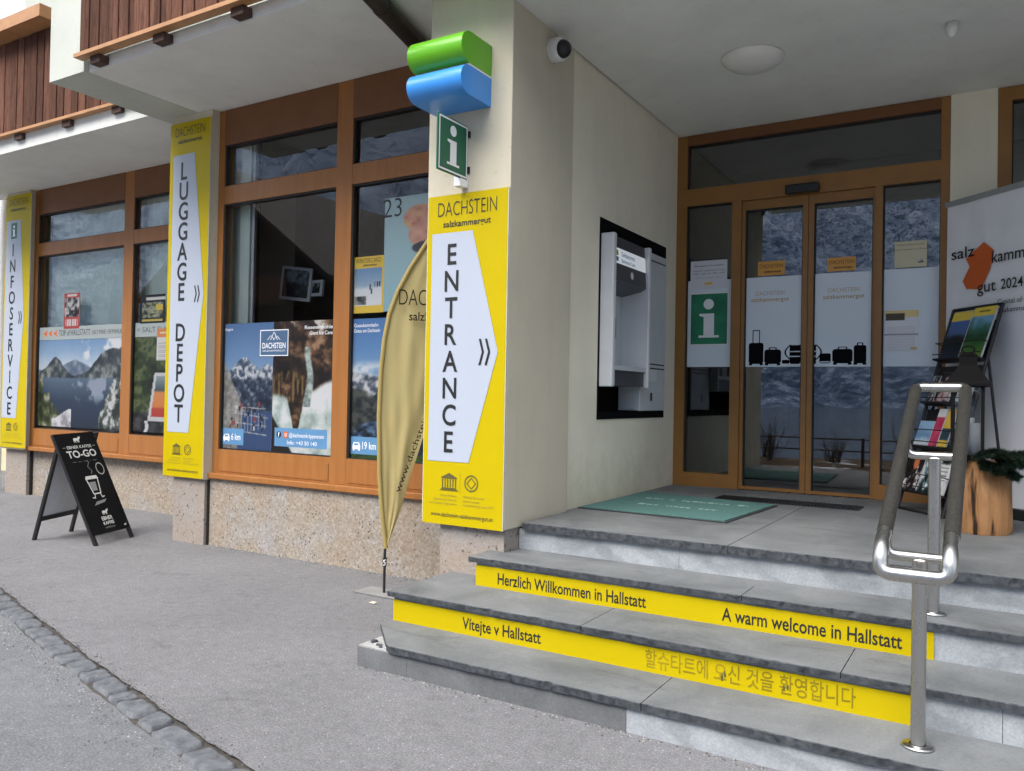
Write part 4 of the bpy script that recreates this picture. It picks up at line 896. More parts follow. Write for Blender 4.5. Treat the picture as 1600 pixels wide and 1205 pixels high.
def bimg(kind, seed):
    W, H = 26, 40; U, V = uv(W, H); n = fbm(W, H, 4, 5, seed); n2 = fbm(W, H, 9, 9, seed+20)
    if kind == 'lake':
        im = rampc(V+.25*(n-.5), [(.0, (40, 60, 90)), (.25, (24, 34, 44)), (.42, (20, 26, 30)), (.55, (70, 100, 150)), (.8, (60, 105, 175))]); im = blend(im, (V > .80)*1., (240, 205, 10))
    elif kind == 'meadow':
        im = rampc(V+.3*(n-.5), [(.0, (130, 150, 30)), (.2, (60, 120, 40)), (.45, (30, 80, 45)), (.62, (60, 120, 110)), (.75, (110, 170, 205))]); im = blend(im, (V > .80)*1., (240, 205, 10)); im = blend(im, (abs(V-.9) < .02)*(abs(U-.5) < .25), (70, 60, 10))
    elif kind == 'bw': im = rampc(n2, [(.35, (20, 20, 22)), (.55, (110, 105, 105)), (.7, (225, 222, 220))])
    elif kind == 'portrait': im = rampc(n+.3*(U-.5), [(.35, (30, 24, 24)), (.52, (170, 120, 115)), (.68, (215, 190, 185))]); im = blend(im, (V > .86)*1., (40, 35, 35))
    elif kind == 'white': im = rampc(n, [(.3, (205, 205, 205)), (.7, (235, 235, 232))]); im = blend(im, (abs((V*9) % 1-.5) < .15)*(V > .3)*(abs(U-.5) < .38), (120, 120, 125))
    elif kind == 'pink': im = rampc(n, [(.3, (190, 30, 80)), (.7, (225, 60, 110))]); im = blend(im, (V > .78)*1., (230, 225, 225))
    elif kind == 'yellow': im = rampc(n, [(.3, (225, 180, 15)), (.7, (245, 205, 20))]); im = blend(im, (abs(V-.35) < .16)*1., (50, 75, 90))
    elif kind == 'blue': im = rampc(V+.3*(n-.5), [(.1, (215, 225, 232)), (.4, (110, 160, 205)), (.8, (150, 195, 225))])
    elif kind == 'dark': im = rampc(n2+.2*(.5-V), [(.4, (22, 18, 20)), (.6, (60, 44, 44)), (.72, (220, 215, 215))]); im = blend(im, ((U-.5)**2+(V-.72)**2 < .03)*1., (215, 110, 50))
    elif kind == 'snow': im = rampc(n+.4*(V-.5), [(.3, (28, 40, 40)), (.5, (80, 110, 115)), (.62, (215, 225, 228))])
    return im
brochure(.03, .205, ROWS[3], .385, bimg('lake', 1), 'yellow topped brochure with a dark lake photo in the top rack shelf'); brochure(.242, .225, ROWS[3], .41, bimg('meadow', 2), 'yellow topped brochure with a green meadow photo in the top rack shelf')
brochure(.012, .085, ROWS[2], .215, bimg('bw', 3), 'black and white leaflet at the left of the second rack shelf'); brochure(.105, .15, ROWS[2], .24, bimg('portrait', 4), 'pinkish portrait leaflet in the second rack shelf'); brochure(.33, .14, ROWS[2], .25, bimg('white', 5), 'white leaflet with grey lines at the right of the second rack shelf')
brochure(.012, .16, ROWS[1], .20, bimg('blue', 6), 'pale blue leaflet in the third rack shelf'); brochure(.18, .09, ROWS[1], .30, bimg('pink', 7), 'pink leaflet with a white top in the third rack shelf'); brochure(.28, .09, ROWS[1], .30, bimg('yellow', 8), 'yellow leaflet with a slate blue band in the third rack shelf'); brochure(.385, .095, ROWS[1], .29, bimg('snow', 11), 'snowy landscape leaflet at the right of the third rack shelf')
brochure(.015, .17, ROWS[0], .30, bimg('dark', 9), 'dark leaflet with an orange spot in the lowest rack shelf'); brochure(.195, .13, ROWS[0], .28, bimg('snow', 10), 'teal snow leaflet in the middle of the lowest rack shelf'); brochure(.335, .14, ROWS[0], .28, bimg('white', 12), 'white text leaflet at the right of the lowest rack shelf')

PRK = .52
# log stump with lantern, candle and pine
SX, SY = 2.512, 1.625; b = MB(); N_ = 48; prof = []
def srad(a, z): return .147+.006*math.sin(3*a+1)+.005*math.sin(7*a)+.004*math.sin(13*a+z*3)+.006*(1-z)
rows = 14; vs = []
for j in range(rows+1):
    z = j/rows
    for i in range(N_):
        a = 2*math.pi*i/N_; r_ = srad(a, z)-(.006 if j in (0, rows) else 0); vs.append((SX+r_*math.cos(a), SY+r_*math.sin(a), LZ+.0095+.445*z))
b.add(vs, [(j*N_+i, j*N_+(i+1) % N_, (j+1)*N_+(i+1) % N_, (j+1)*N_+i) for j in range(rows) for i in range(N_)], 'stump_wood', True); b.add(vs[-N_:], [tuple(range(N_))], 'stump_wood')
tagp(b.build('log_stump'), 'upright orange brown log stump used as a plant stand by the banner', 'stump')
TZ = LZ+.455
LX, LY = 2.425, 1.66; LN = thing('lantern', (LX, LY, TZ), 'large black metal lantern standing on the log stump', 'lantern'); hw = .092
b = MB(); b.box((LX-hw, LY-hw, TZ+.001), (LX+hw, LY+hw, TZ+.03), 'lantern_black'); b.build('base', LN)
for sx_ in (-1, 1):
    for sy_ in (-1, 1):
        b = MB(); x, y = LX+sx_*(hw-.009), LY+sy_*(hw-.009); b.box((x-.009, y-.009, TZ+.03), (x+.009, y+.009, TZ+.475), 'lantern_black'); b.build('post', LN)
b = MB(); hr = hw+.035
P = [[(LX+a*h_, LY+c*h_, TZ+z_) for a, c in ((-1, -1), (1, -1), (1, 1), (-1, 1))] for h_, z_ in ((hw+.004, .462), (hr, .468), (hr, .482), (hr*.80, .522), (hr*.55, .566), (.05, .60), (.047, .655), (.052, .66), (.03, .68))]
for k in range(len(P)-1): b.add(P[k]+P[k+1], [(i, (i+1) % 4, 4+(i+1) % 4, 4+i) for i in range(4)], 'lantern_black')
b.add(P[-1], [(0, 1, 2, 3)], 'lantern_black'); b.build('roof', LN)
b = MB(); b.tube([(LX+.035*math.cos(a), LY, TZ+.70+.022*math.sin(a)) for a in np.linspace(0, 2*math.pi, 24)], .005, 'lantern_black', 8, False); b.build('ring', LN)
b = MB()
for (x0, y0, x1, y1) in ((-1, -1, 1, -1), (1, -1, 1, 1), (1, 1, -1, 1), (-1, 1, -1, -1)):
    k = hw-.009; o_, e_ = Vector((LX+x0*k, LY+y0*k, TZ)), Vector((LX+x1*k, LY+y1*k, TZ)); f_ = Fr(o_, e_-o_, (0, 0, 1)); b.rect(f_, .012, (e_-o_).length-.012, .031, .462, 0, 'lantern_glass')
b.build('pane', LN)
def candle(x, y, r, h, label):
    b = MB(); b.lathe((x, y, TZ+.031), (0, 0, 1), [(0, 0), (r, 0), (r, h-.006), (r*.9, h), (r*.4, h-.006), (0, h-.008)], 'wax', 24); b.tube([(x, y, TZ+.031+h-.01), (x+.003, y, TZ+.031+h+.012)], .0018, 'ink', 6); b.build('candle', None, label, 'candle')
candle(LX+.04, LY-.03, .031, .205, 'shorter thick white candle inside the black lantern'); candle(LX+.016, LY+.043, .022, .235, 'taller thin white candle inside the black lantern')
def pine_branch(base, dirv, L, seed, label):
    rn = random.Random(seed); o = thing('pine_branch', base, label, 'pine branch', 'pine branches on the log stump'); st = MB(); nd = MB(); base = Vector(base); d = Vector(dirv).normalized()
    def twig(p, d, L, r, lev):
        pts = [p]; q = p.copy(); dd = d.copy(); n_ = 7
        for i in range(n_):
            dd = (dd+Vector((rn.uniform(-.08, .08), rn.uniform(-.08, .08), -.06))).normalized(); q = q+dd*L/n_; pts.append(q.copy())
        st.tube(pts, [r*(1-.7*i/n_) for i in range(n_+1)], 'twig', 6)
        for i in range(n_):
            for k in range(60 if lev else 46):
                t = rn.random(); s = pts[i].lerp(pts[i+1], t); ax_ = (pts[i+1]-pts[i]).normalized(); rv = Vector((rn.gauss(0, 1), rn.gauss(0, 1), rn.gauss(0, 1))); rv = (rv-ax_*rv.dot(ax_)).normalized()
                nv = (ax_*.75+rv).normalized(); ln = rn.uniform(.026, .046); sd2 = nv.cross(Vector((rn.random(), rn.random(), rn.random()))).normalized()*.0017
                nd.add([s-sd2, s+sd2, s+nv*ln], [(0, 1, 2)], 'pine_green')
        if lev:
            for i in range(2, n_):
                for sg in (-1, 1):
                    sdv = dd.cross(Vector((0, 0, 1))).normalized()*sg; twig(pts[i], (dd*.8+sdv*.8+Vector((0, 0, rn.uniform(-.1, .2)))).normalized(), L*.42*(1-.08*i)*rn.uniform(.8, 1.1), r*.55, 0)
    twig(base, d, L, .005, 1); st.build('stem', o); nd.build('needles', o)
pine_branch((SX-.02, SY-.08, TZ+.02), (.9, -.25, .16), .34, 1, 'pine branch reaching right over the edge of the log stump')
pine_branch((SX+.02, SY-.02, TZ+.03), (.85, .15, .28), .28, 2, 'pine branch arching up to the right of the lantern')
pine_branch((SX-.06, SY-.12, TZ+.015), (.8, -.5, -.05), .20, 3, 'pine branch lying over the front rim of the log stump')
pine_branch((SX+.06, SY-.09, TZ+.02), (.7, -.3, -.35), .17, 4, 'pine branch drooping down the right side of the log stump')
pine_branch((SX+.03, SY+.02, TZ+.02), (.95, .3, .12), .30, 6, 'pine branch behind the lantern spreading toward the banner')
pine_branch((SX-.04, SY-.10, TZ+.03), (.55, -.5, .35), .22, 7, 'short pine branch rising in front of the lantern panes')
pine_branch((SX-.02, SY-.125, TZ+.02), (-.8, -.25, .15), .18, 5, 'pine branch pointing left below the lantern')

# ================================================================== posters and stickers in the windows
def poster(x0, x1, z0, z1, y, img, label, texts=(), cat='poster', name='window_poster', extra=None):
    fr = FACE(y); b = MB(); b.obox(fr, x0, x1, z0, z1, -.002, -.0004, 'paper'); b.grid(fr, x0, x1, z0, z1, .0002, img)
    if not (texts or extra): return b.build(name, None, label, cat)
    o = thing(name, ((x0+x1)/2, y, z0), label, cat); b.build('print', o)
    if texts or extra:
        b = MB()
        for (t_, u, v, cap, mat, al, bold, wd) in texts: b.text(fr, t_, x0+(x1-x0)*u, z0+(z1-z0)*v, cap, .0016, mat, al, bold, width=wd)
        if extra: extra(b, fr)
        b.build('lettering', o)
    return o
def rz(y, *pts):
    P = [at(u, v, y=y) for u, v in pts]; return min(p.x for p in P), max(p.x for p in P), min(p.z for p in P), max(p.z for p in P)
def flat(c, W=6, H=6): return np.ones((H, W, 3))*np.array(c, float)
Y1, Y2, Y3 = 1.708+.040, .832+.040, DY+.038
# ---- left window: lake panorama under a white strip
zt0, zt1 = 2.075, 2.245
W, H = 170, 100; U, V = uv(W, H); n = fbm(W, H, 7, 5, 31, 6); n2 = fbm(W, H, 22, 12, 33, 5)
sky_ = rampc(V+.12*(n-.5), [(.66, (215, 225, 235)), (.85, (150, 185, 220)), (1, (120, 165, 212))]); im = blend(sky_, ss(.55, .7, n+.35*(U-.55))*(V > .7), (235, 238, 242))
rid = .60+.20*np.exp(-((U-.20)/.14)**2)+.30*ss(.5, .85, U)+.06*(fbm(W, H, 9, 1, 37)-.5)*2; mid = .60+.11*np.exp(-((U-.45)/.16)**2)+.03*(n2-.5)
far = rampc(n2, [(.3, (92, 112, 138)), (.7, (150, 165, 182))]); im = blend(im, ss(-.005, .01, mid+.06-V), far)
near = rampc(n2*.7+.3*n, [(.3, (34, 44, 52)), (.5, (70, 80, 84)), (.68, (150, 155, 150))]); im = blend(im, ss(-.005, .01, rid-V), near)
lake_ = rampc(V+.05*(n2-.5), [(.0, (38, 52, 72)), (.3, (48, 66, 92)), (.56, (96, 118, 142))]); lake_ = blend(lake_, ss(.5, .62, n)*ss(.2, .4, V)*(abs(U-.62) < .2), (150, 165, 185))
im = blend(im, ss(.0, .02, .575+.02*(n-.5)-V), lake_)
im = blend(im, ss(0, .04, .30-.95*U+.14*(n2-.5)*2-V*.7+.1)*(U < .5), rampc(n2, [(.3, (40, 52, 34)), (.6, (110, 120, 70)), (.7, (170, 168, 150))]))
im = blend(im, ss(0, .04, (U-.82)*2.2+.25*(n2-.5)*2-V+.35)*(U > .74), rampc(n2, [(.4, (46, 56, 50)), (.55, (120, 130, 120)), (.65, (210, 212, 210))]))
im = blend(im, (abs(U-.30) < .12)*(V < .09+.12*ss(.18, .42, U))*1., rampc(n2, [(.4, (150, 150, 155)), (.6, (225, 225, 228))]))
poster(-8.42, -6.57, .94, zt0-.004, Y1, im, 'wide lake and mountain panorama print in the window beside the INFOSERVICE sign')
x0, x1 = -8.42, -6.57
def tri(b, fr):
    for k in range(3):
        xx = x0+.09+k*.115; b.poly(fr, [(xx, 2.16), (xx+.095, 2.205), (xx+.075, 2.16), (xx+.095, 2.115)], .0016, 'orange_print')
poster(x0, x1, zt0, zt1, Y1, flat((196, 208, 206)), 'pale window strip reading TOP of HALLSTATT SALT MINE and SKYWALK', [('TOP of HALLSTATT', .245, .30, .075, 'ink', 'l', -.004, .70), ('SALT MINE • SKYWALK', .645, .32, .056, 'ink_grey', 'l', 0, .62)], 'window strip', 'window_strip', tri)
x0, x1 = -6.34, -4.44; poster(x0, x1, zt0, zt1, Y1, flat((190, 203, 200)), 'pale window strip reading SALT SHOP in the window pane next to the LUGGAGE sign', [('= SALT SHOP', .02, .32, .062, 'ink_grey', 'l', 0, .68)], 'window strip', 'window_strip')
W, H = 120, 90; U, V = uv(W, H); n = fbm(W, H, 6, 5, 41, 6); n2 = fbm(W, H, 20, 16, 43, 5)
im = rampc(n2*.6+.4*n, [(.3, (26, 34, 22)), (.5, (62, 78, 44)), (.62, (110, 122, 70)), (.72, (60, 66, 52))]); im = blend(im, ss(0, .05, V-(.98-.55*ss(.15, .9, U)+.05*(n-.5)))*1., rampc(V+.2*n, [(.5, (120, 140, 160)), (1.1, (165, 185, 205))]))
im = blend(im, ss(0, .03, .22-V+.05*(n2-.5))*1., rampc(n2, [(.3, (30, 30, 34)), (.7, (80, 80, 84))]))
car = (abs(U-.27-.10*(V-.3)) < .11-.02*V)*(V > .12)*(V < .62); im = blend(im, car*1., (205, 205, 208))
car2 = (abs(U-.27-.10*(V-.3)) < .085-.02*V)*(V > .16)*(V < .59); im = blend(im, car2*1., rampc(V, [(.16, (190, 52, 40)), (.25, (200, 60, 40)), (.27, (225, 130, 45)), (.42, (225, 140, 60)), (.44, (70, 90, 100)), (.58, (140, 160, 165))]))
im = blend(im, (abs(((U-.02)/.12)**2+((V-.06)/.12)**2-1) < .25)*(V < .12)*1., (210, 212, 214))
poster(-6.34, -4.44, .94, zt0-.004, Y1, im, 'green mountainside print with a red and orange funicular car beside the LUGGAGE sign')
def tile(u0, v0, u1, v1, y): a, c = at(u0, v0, y=y), at(u1, v1, y=y); return a.x, c.x, c.z, a.z
W, H = 34, 48; U, V = uv(W, H); n2 = fbm(W, H, 8, 9, 51)
im = flat((205, 60, 52), W, H); im = blend(im, (V > .32)*(V < .86)*(U > .06)*(U < .94)*1., rampc(n2, [(.38, (25, 25, 28)), (.5, (120, 122, 122)), (.62, (215, 215, 212))])); im = blend(im, (abs(V-.17) < .10)*(abs(((U*6) % 1)-.5) < .32)*(abs(U-.5) < .4), (235, 220, 215)); im = blend(im, (abs(V-.93) < .03)*(abs(U-.5) < .3)*1., (238, 225, 220))
a = tile(101, 459, 124, 513, Y1); poster(*a, Y1-.002, im, 'small red framed black and white event poster in the window beside the INFOSERVICE sign')
W, H = 40, 40; U, V = uv(W, H); n2 = fbm(W, H, 8, 8, 53); im = flat((16, 18, 20), W, H)
im = blend(im, (V > .2)*(V < .72)*(U > .08)*(U < .92)*1., rampc(n2+.35*(V-.45), [(.3, (30, 40, 34)), (.5, (90, 95, 60)), (.62, (190, 190, 150)), (.72, (60, 90, 130))])); im = blend(im, (abs(V-.86) < .05)*(U > .25)*1., (215, 215, 210)); im = blend(im, (abs(V-.10) < .03)*(abs(U-.5) < .42)*1., (200, 180, 60)); im = blend(im, (abs(V-.55) < .1)*(U > .62)*(U < .9)*1., (215, 190, 40))
a = tile(219.5, 462, 258, 504, Y1); poster(*a, Y1-.002, im, 'black square festival poster with yellow lettering in the window beside the INFOSERVICE sign')
W, H = 24, 36; U, V = uv(W, H); im = blend(flat((222, 222, 220), W, H), (V > .72)*1., (232, 140, 60)); im = blend(im, (abs(V-.86) < .03)*(abs(U-.5) < .3)*1., (250, 220, 190)); im = blend(im, (V < .6)*(abs(((V*14) % 1)-.5) < .15)*(abs(U-.5) < .4), (170, 170, 172))
a = tile(246, 514, 268, 563, Y1); poster(*a, Y1-.003, im, 'white notice with an orange header at the pane edge beside the LUGGAGE sign')

# ---- middle window, left pane
W, H = 90, 170; U, V = uv(W, H); n = fbm(W, H, 5, 8, 61, 6); n2 = fbm(W, H, 18, 34, 63, 5)
im = rampc(V, [(.5, (150, 180, 212)), (.75, (104, 148, 198)), (1, (78, 122, 178))])
ridge = .62+.11*np.exp(-((U-.45)/.18)**2)+.05*np.exp(-((U-.9)/.15)**2)+.05*(fbm(W, H, 9, 1, 65)-.5)*2; im = blend(im, ss(0, .015, ridge-V), rampc(n2, [(.36, (66, 84, 112)), (.5, (120, 134, 150)), (.62, (205, 210, 216))]))
im = blend(im, ss(0, .03, .58+.05*(n-.5)*2-V), rampc(n2*.6+n*.4, [(.34, (28, 40, 60)), (.52, (56, 74, 98)), (.66, (130, 142, 156))])); im = blend(im, ss(0, .03, .44-.5*U+.05*(n-.5)-V)*1., rampc(n2, [(.35, (34, 44, 34)), (.65, (80, 92, 60))]))
im = blend(im, ss(0, .02, .40-.55*(U)-V*.6+.06)*1., rampc(n2, [(.3, (120, 120, 118)), (.7, (172, 170, 165))])); im = blend(im, ss(0, .02, .31+.02*(n-.5)-V)*(U > .35+.35*V)*1., (52, 82, 130))
for (cx_, cy_, l_, s_) in ((.6, .27, .55, -.16), (.6, .20, .5, -.10), (.66, .13, .42, -.12), (.58, .33, .5, -.05)):
    im = blend(im, (abs(V-cy_-s_*(U-cx_)*.35) < .004)*(abs(U-cx_) < l_*.6)*.8, (190, 192, 195))
for k in range(9): im = blend(im, (abs(U-.36-.065*k) < .006)*(V > .12+.006*k)*(V < .34-.008*k)*.8, (185, 188, 190))
rn = random.Random(9)
for k in range(26):
    px, py = rn.uniform(.2, .85), rn.uniform(.16, .36); im = blend(im, ((abs(U-px) < .014)*(abs(V-py) < .016))*1., rn.choice([(160, 50, 50), (30, 34, 40), (205, 205, 205), (60, 60, 80), (30, 30, 32)]))
p = [(-3.652, 2.02), ]
xA, xM, xB = at(345, 600, y=Y2).x, at(426, 600, y=Y2).x, at(521, 600, y=Y2).x; zl, zh = at(340, 699, y=Y2).z, at(345, 507, y=Y2).z
def carbox(label_):
    def f(b, fr): return None
    return f
def car_icon(b, fr, x, z, s, mat, d=.0022):
    b.poly(fr, [(x-.5*s, z), (x+.5*s, z), (x+.5*s, z+.35*s), (x+.34*s, z+.68*s), (x-.34*s, z+.68*s), (x-.5*s, z+.35*s)], d, mat); b.rect(fr, x-.27*s, x+.27*s, z+.38*s, z+.58*s, d+.0004, 'label_blue')
    b.rect(fr, x-.45*s, x-.25*s, z-.14*s, z, d, mat); b.rect(fr, x+.25*s, x+.45*s, z-.14*s, z, d, mat)
def ex1(b, fr):
    b.rect(fr, xA+.03, xA+.33, zl+.035, zl+.185, .0012, 'label_blue'); car_icon(b, fr, xA+.10, zl+.075, .085, 'white_print'); b.text(fr, '6 km', xA+.165, zl+.08, .060, .0022, 'white_print', 'l', .01, sx=.75)
poster(xA, xM-.003, zl, zh, Y2, im, 'blue poster of an alpine viewing platform marked 6 km in the shop window', [('5fingers', .05, .945, .026, 'white_print', 'l', 0, .12)], extra=ex1)
W, H = 96, 180; U, V = uv(W, H); n = fbm(W, H, 5, 8, 71, 6); n2 = fbm(W, H, 16, 30, 73, 5); n3 = fbm(W, H, 26, 6, 75, 4)
im = rampc(n*.6+n2*.4, [(.32, (20, 14, 12)), (.48, (56, 38, 28)), (.58, (122, 86, 56)), (.7, (180, 140, 100))]); im = blend(im, ss(.12, .02, abs(V-.62-.05*np.sin(U*5)))*.75, (18, 14, 14)); im = blend(im, ss(0, .1, .22-((U-.25)**2*1.5+(V-.50)**2*12))*ss(.4, .6, n3)*.8, (150, 118, 62))
im = blend(im, ss(.5, .62, n)*ss(.86, .95, V)*(U > .3), (225, 220, 208))
ice = ss(0, .05, .46+.10*ss(.5, .95, U)-.55*np.exp(-((U-.40)/.10)**2)*.55+.05*(n-.5)-V); im = blend(im, ice, rampc(n+.25*(U-.5), [(.3, (150, 172, 168)), (.5, (205, 222, 214)), (.65, (236, 238, 240))]))
stal = ss(.0, .03, .055+.05*(.80-V)-abs(U-.60-.03*np.sin(V*14)))*(V > .35)*(V < .80); im = blend(im, stal, rampc(n2+.2*(U-.6), [(.3, (110, 128, 124)), (.6, (190, 208, 200))])); im = blend(im, ss(0, .03, .27-.8*U-V+.02)*1., (40, 34, 32))
def ex2(b, fr):
    b.rect(fr, xM+.04, xB-.06, zl+.05, zl+.215, .0012, 'label_blue'); disc(b, fr, xM+.095, zl+.155, .03, .002, 'ink', 20); b.text(fr, 'f', xM+.095, zl+.135, .042, .003, 'white_print', 'c', .02)
    b.rect(fr, xM+.155, xM+.21, zl+.128, zl+.183, .002, 'orange_print'); ring(b, fr, xM+.1825, zl+.155, .010, .015, .003, 'white_print', 16)
    b.text(fr, '@dachsteinkrippenstein', xM+.225, zl+.138, .035, .002, 'white_print', 'l', .004, width=xB-xM-.32); b.text(fr, 'Info: +43 50 140', xM+.20, zl+.072, .034, .002, 'white_print', 'l', .004, width=.36)
    b.text(fr, 'Rieseneishöhle', xB-.02, zh-.075, .032, .002, 'white_print', 'r', .004, width=.33); b.text(fr, 'Giant Ice Cave', xB-.02, zh-.125, .032, .002, 'white_print', 'r', .004, width=.27)
poster(xM+.003, xB, zl, zh-.0, Y2, im, 'dark ice cave poster with a pale blue contact strip in the shop window', extra=ex2)
a = tile(407, 516, 450, 556, Y2-.004)
def ex3(b, fr):
    frame_rect(b, fr, a[0], a[1], a[2], a[3], .008, .001, 'white_print'); cx_ = (a[0]+a[1])/2; w_ = (a[3]-a[2])*1.05; zz = a[2]+w_*.56
    for k, (dx, h_) in enumerate(((-.16, .18), (.0, .30), (.14, .16))):
        for sg in (-1, 1): b.poly(fr, [(cx_+dx*w_, zz+h_*w_), (cx_+dx*w_+.03*w_*sg, zz+h_*w_), (cx_+dx*w_+sg*(.16*w_+.03*w_), zz+.02*w_), (cx_+dx*w_+sg*.16*w_, zz+.02*w_)], .0014, 'white_print')
    b.text(fr, 'DACHSTEIN', cx_, a[2]+w_*.28, w_*.20, .0014, 'white_print', 'c', .012, width=(a[1]-a[0])*.82); b.text(fr, 'SALZKAMMERGUT', cx_, a[2]+w_*.16, w_*.06, .0014, 'white_print', 'c', 0, width=(a[1]-a[0])*.8)
poster(*a, Y2-.004, flat((84, 126, 170)), 'small blue DACHSTEIN plaque with white peaks overlapping two shop window posters', (), 'sticker', 'window_sticker', ex3)
# ---- middle window, right pane
x0 = at(545, 600, y=Y2).x; zl2, zh2 = at(545, 717, y=Y2).z, at(545, 499, y=Y2).z
W, H = 90, 150; U, V = uv(W, H); n = fbm(W, H, 5, 7, 81, 6); n2 = fbm(W, H, 18, 28, 83, 5)
im = rampc(V, [(.5, (150, 190, 226)), (.8, (88, 146, 208)), (1, (70, 128, 196))]); im = blend(im, ss(.42, .6, n)*ss(.72, .64, V)*ss(.55, .62, V), (225, 232, 240))
im = blend(im, ss(0, .03, .62+.05*(n-.5)*2-V), rampc(n2, [(.35, (70, 84, 104)), (.5, (150, 158, 168)), (.62, (215, 218, 222))])); im = blend(im, ss(0, .03, .50+.06*(n-.5)*2-V), rampc(n2, [(.35, (36, 44, 50)), (.6, (84, 90, 84))]))
im = blend(im, ss(.04, .0, ((U-.55)/.5)**2+((V-.16)/.15)**2-1)*1., rampc(n2+.5*(V-.15), [(.3, (22, 30, 30)), (.5, (50, 80, 120)), (.65, (100, 135, 170))])); im = blend(im, (V < .06)*1., rampc(n2, [(.3, (40, 66, 26)), (.7, (96, 124, 50))]))
def ex4(b, fr):
    b.rect(fr, x0+.03, x0+.36, zl2+.045, zl2+.19, .0012, 'label_blue'); car_icon(b, fr, x0+.10, zl2+.085, .085, 'white_print'); b.text(fr, '19 km', x0+.165, zl2+.09, .060, .0022, 'white_print', 'l', .01, sx=.75)
    b.text(fr, 'Gosaukammbahn', x0+.05, zh2-.07, .030, .0016, 'white_print', 'l', 0, width=.26); b.text(fr, 'Gosau am Dachstein', x0+.05, zh2-.115, .030, .0016, 'white_print', 'l', 0, width=.28)
poster(x0, -.95, zl2, zh2, Y2, im, 'blue mountain lake poster marked 19 km behind the feather flag', extra=ex4)
a = tile(552.5, 403, 599, 488, Y2)
W, H = 44, 66; U, V = uv(W, H); n2 = fbm(W, H, 8, 8, 91); im = flat((238, 200, 12), W, H)
im = blend(im, (U > .06)*(U < .95)*(V > .13)*(V < .80)*1., rampc(V+.08*(n2-.5), [(.15, (226, 230, 234)), (.42, (214, 222, 230)), (.5, (150, 180, 205)), (.8, (96, 146, 196))])); im = blend(im, (U > .06)*(U < .45)*(V > .15)*(V < .30)*1., rampc(n2, [(.4, (40, 48, 50)), (.6, (150, 155, 155))]))
for px, py in ((.58, .46), (.72, .50), (.80, .50), (.88, .50), (.62, .38)): im = blend(im, (abs(U-px) < .022)*(abs(V-py) < .045)*1., (40, 44, 52))
poster(*a, Y2-.003, im, 'yellow bordered WINTERCARD poster with skiers in the pane behind the feather flag', [('WINTERCARD', .5, .885, .040, 'ink', 'c', -.008, .28), ('salzkammergut', .55, .83, .018, 'ink', 'c', .01, .15), ], 'poster', 'window_poster')
x0, z1_ = at(602, 315, y=Y2).x, at(602, 311, y=Y2).z; z0_ = at(600, 487, y=Y2).z
W, H = 70, 110; U, V = uv(W, H); n2 = fbm(W, H, 8, 12, 95); im = rampc(V, [(0, (142, 192, 206)), (1, (176, 208, 214))])
hand = ss(1.0, .85, ((U-.40)/.20)**2+((V-.80)/.12)**2); im = blend(im, hand, rampc(n2+.5*(V-.8), [(.3, (192, 120, 100)), (.5, (226, 160, 136)), (.65, (226, 186, 120))])); im = blend(im, ss(1, .85, ((U-.43)/.17)**2+((V-.66)/.12)**2), rampc(n2, [(.3, (205, 138, 116)), (.7, (232, 176, 152))])); im = blend(im, ss(1, .9, ((U-.50)/.2)**2+((V-.54)/.06)**2), (64, 74, 82))
poster(x0, -.80, z0_, z1_, Y2-.001, im, 'large pale blue poster with the number 23 and a raised hand behind the flag', [('23', -.015, .83, .155, 'ink', 'l', -.01, .19), ('+', .60, .80, .12, 'ink', 'c', 0, .09)])

# ---- entrance front
PRK = 1.15
def sheet(u0, v0, u1, v1, y, img, label, texts=(), cat='notice', name='paper_notice', extra=None):
    a = tile(u0, v0, u1, v1, y); return poster(*a, y, img, label, texts, cat, name, extra)
W, H = 40, 34; U, V = uv(W, H); im = flat((196, 197, 206), W, H); im = blend(im, (V > .94)*1., (40, 40, 44)); im = blend(im, (abs(U-.5) < .1)*(abs(V-.18) < .05)*1., (215, 175, 20))
sheet(1079.5, 407, 1136, 450, Y3, im, 'white opening hours notice above the green i poster on the glass beside the cash machine', [('Öffnungszeiten Tourismusbüro', .5, .76, .014, 'ink', 'c', .008, .28), ('Montag bis Freitag, Monday to Friday', .5, .60, .012, 'ink', 'c', 0, .30), ('09:00 - 12:00 und 13:00 - 16:00', .5, .50, .012, 'ink', 'c', 0, .30), ('Wir freuen uns auf Ihren Besuch', .5, .36, .010, 'label_blue', 'c', 0, .26)])
a = tile(1078.5, 459, 1137.5, 539, Y3)
def ex5(b, fr): frame_rect(b, fr, a[0], a[1], a[2], a[3], .010, .001, 'white_print'); serif_i(b, fr, (a[0]+a[1])/2, a[2]+.07, (a[3]-a[2])*.74, 'white_print', .0012)
W, H = 30, 40; U, V = uv(W, H); n2 = fbm(W, H, 3, 4, 7); im = rampc(n2, [(.3, (10, 104, 70)), (.7, (22, 128, 90))])
poster(*a, Y3, im, 'green poster with a white letter i taped to the glass beside the cash machine', (), 'poster', 'information_poster', ex5)
for k, (u0, v0, u1, v1, lab) in enumerate(((1184.5, 409.5, 1226, 429, 'orange DACHSTEIN sticker on the sliding door nearer the cash machine'), (1293, 403.5, 1337, 422, 'orange DACHSTEIN sticker on the sliding door nearer the banner'))):
    sheet(u0, v0, u1, v1, DY+.0495, flat((205, 142, 32)), lab, [('DACHSTEIN', .5, .52, .034, 'ink', 'c', -.01, .20), ('salzkammergut', .55, .2, .018, 'ink', 'c', .02, .15)], 'sticker', 'door_sticker')
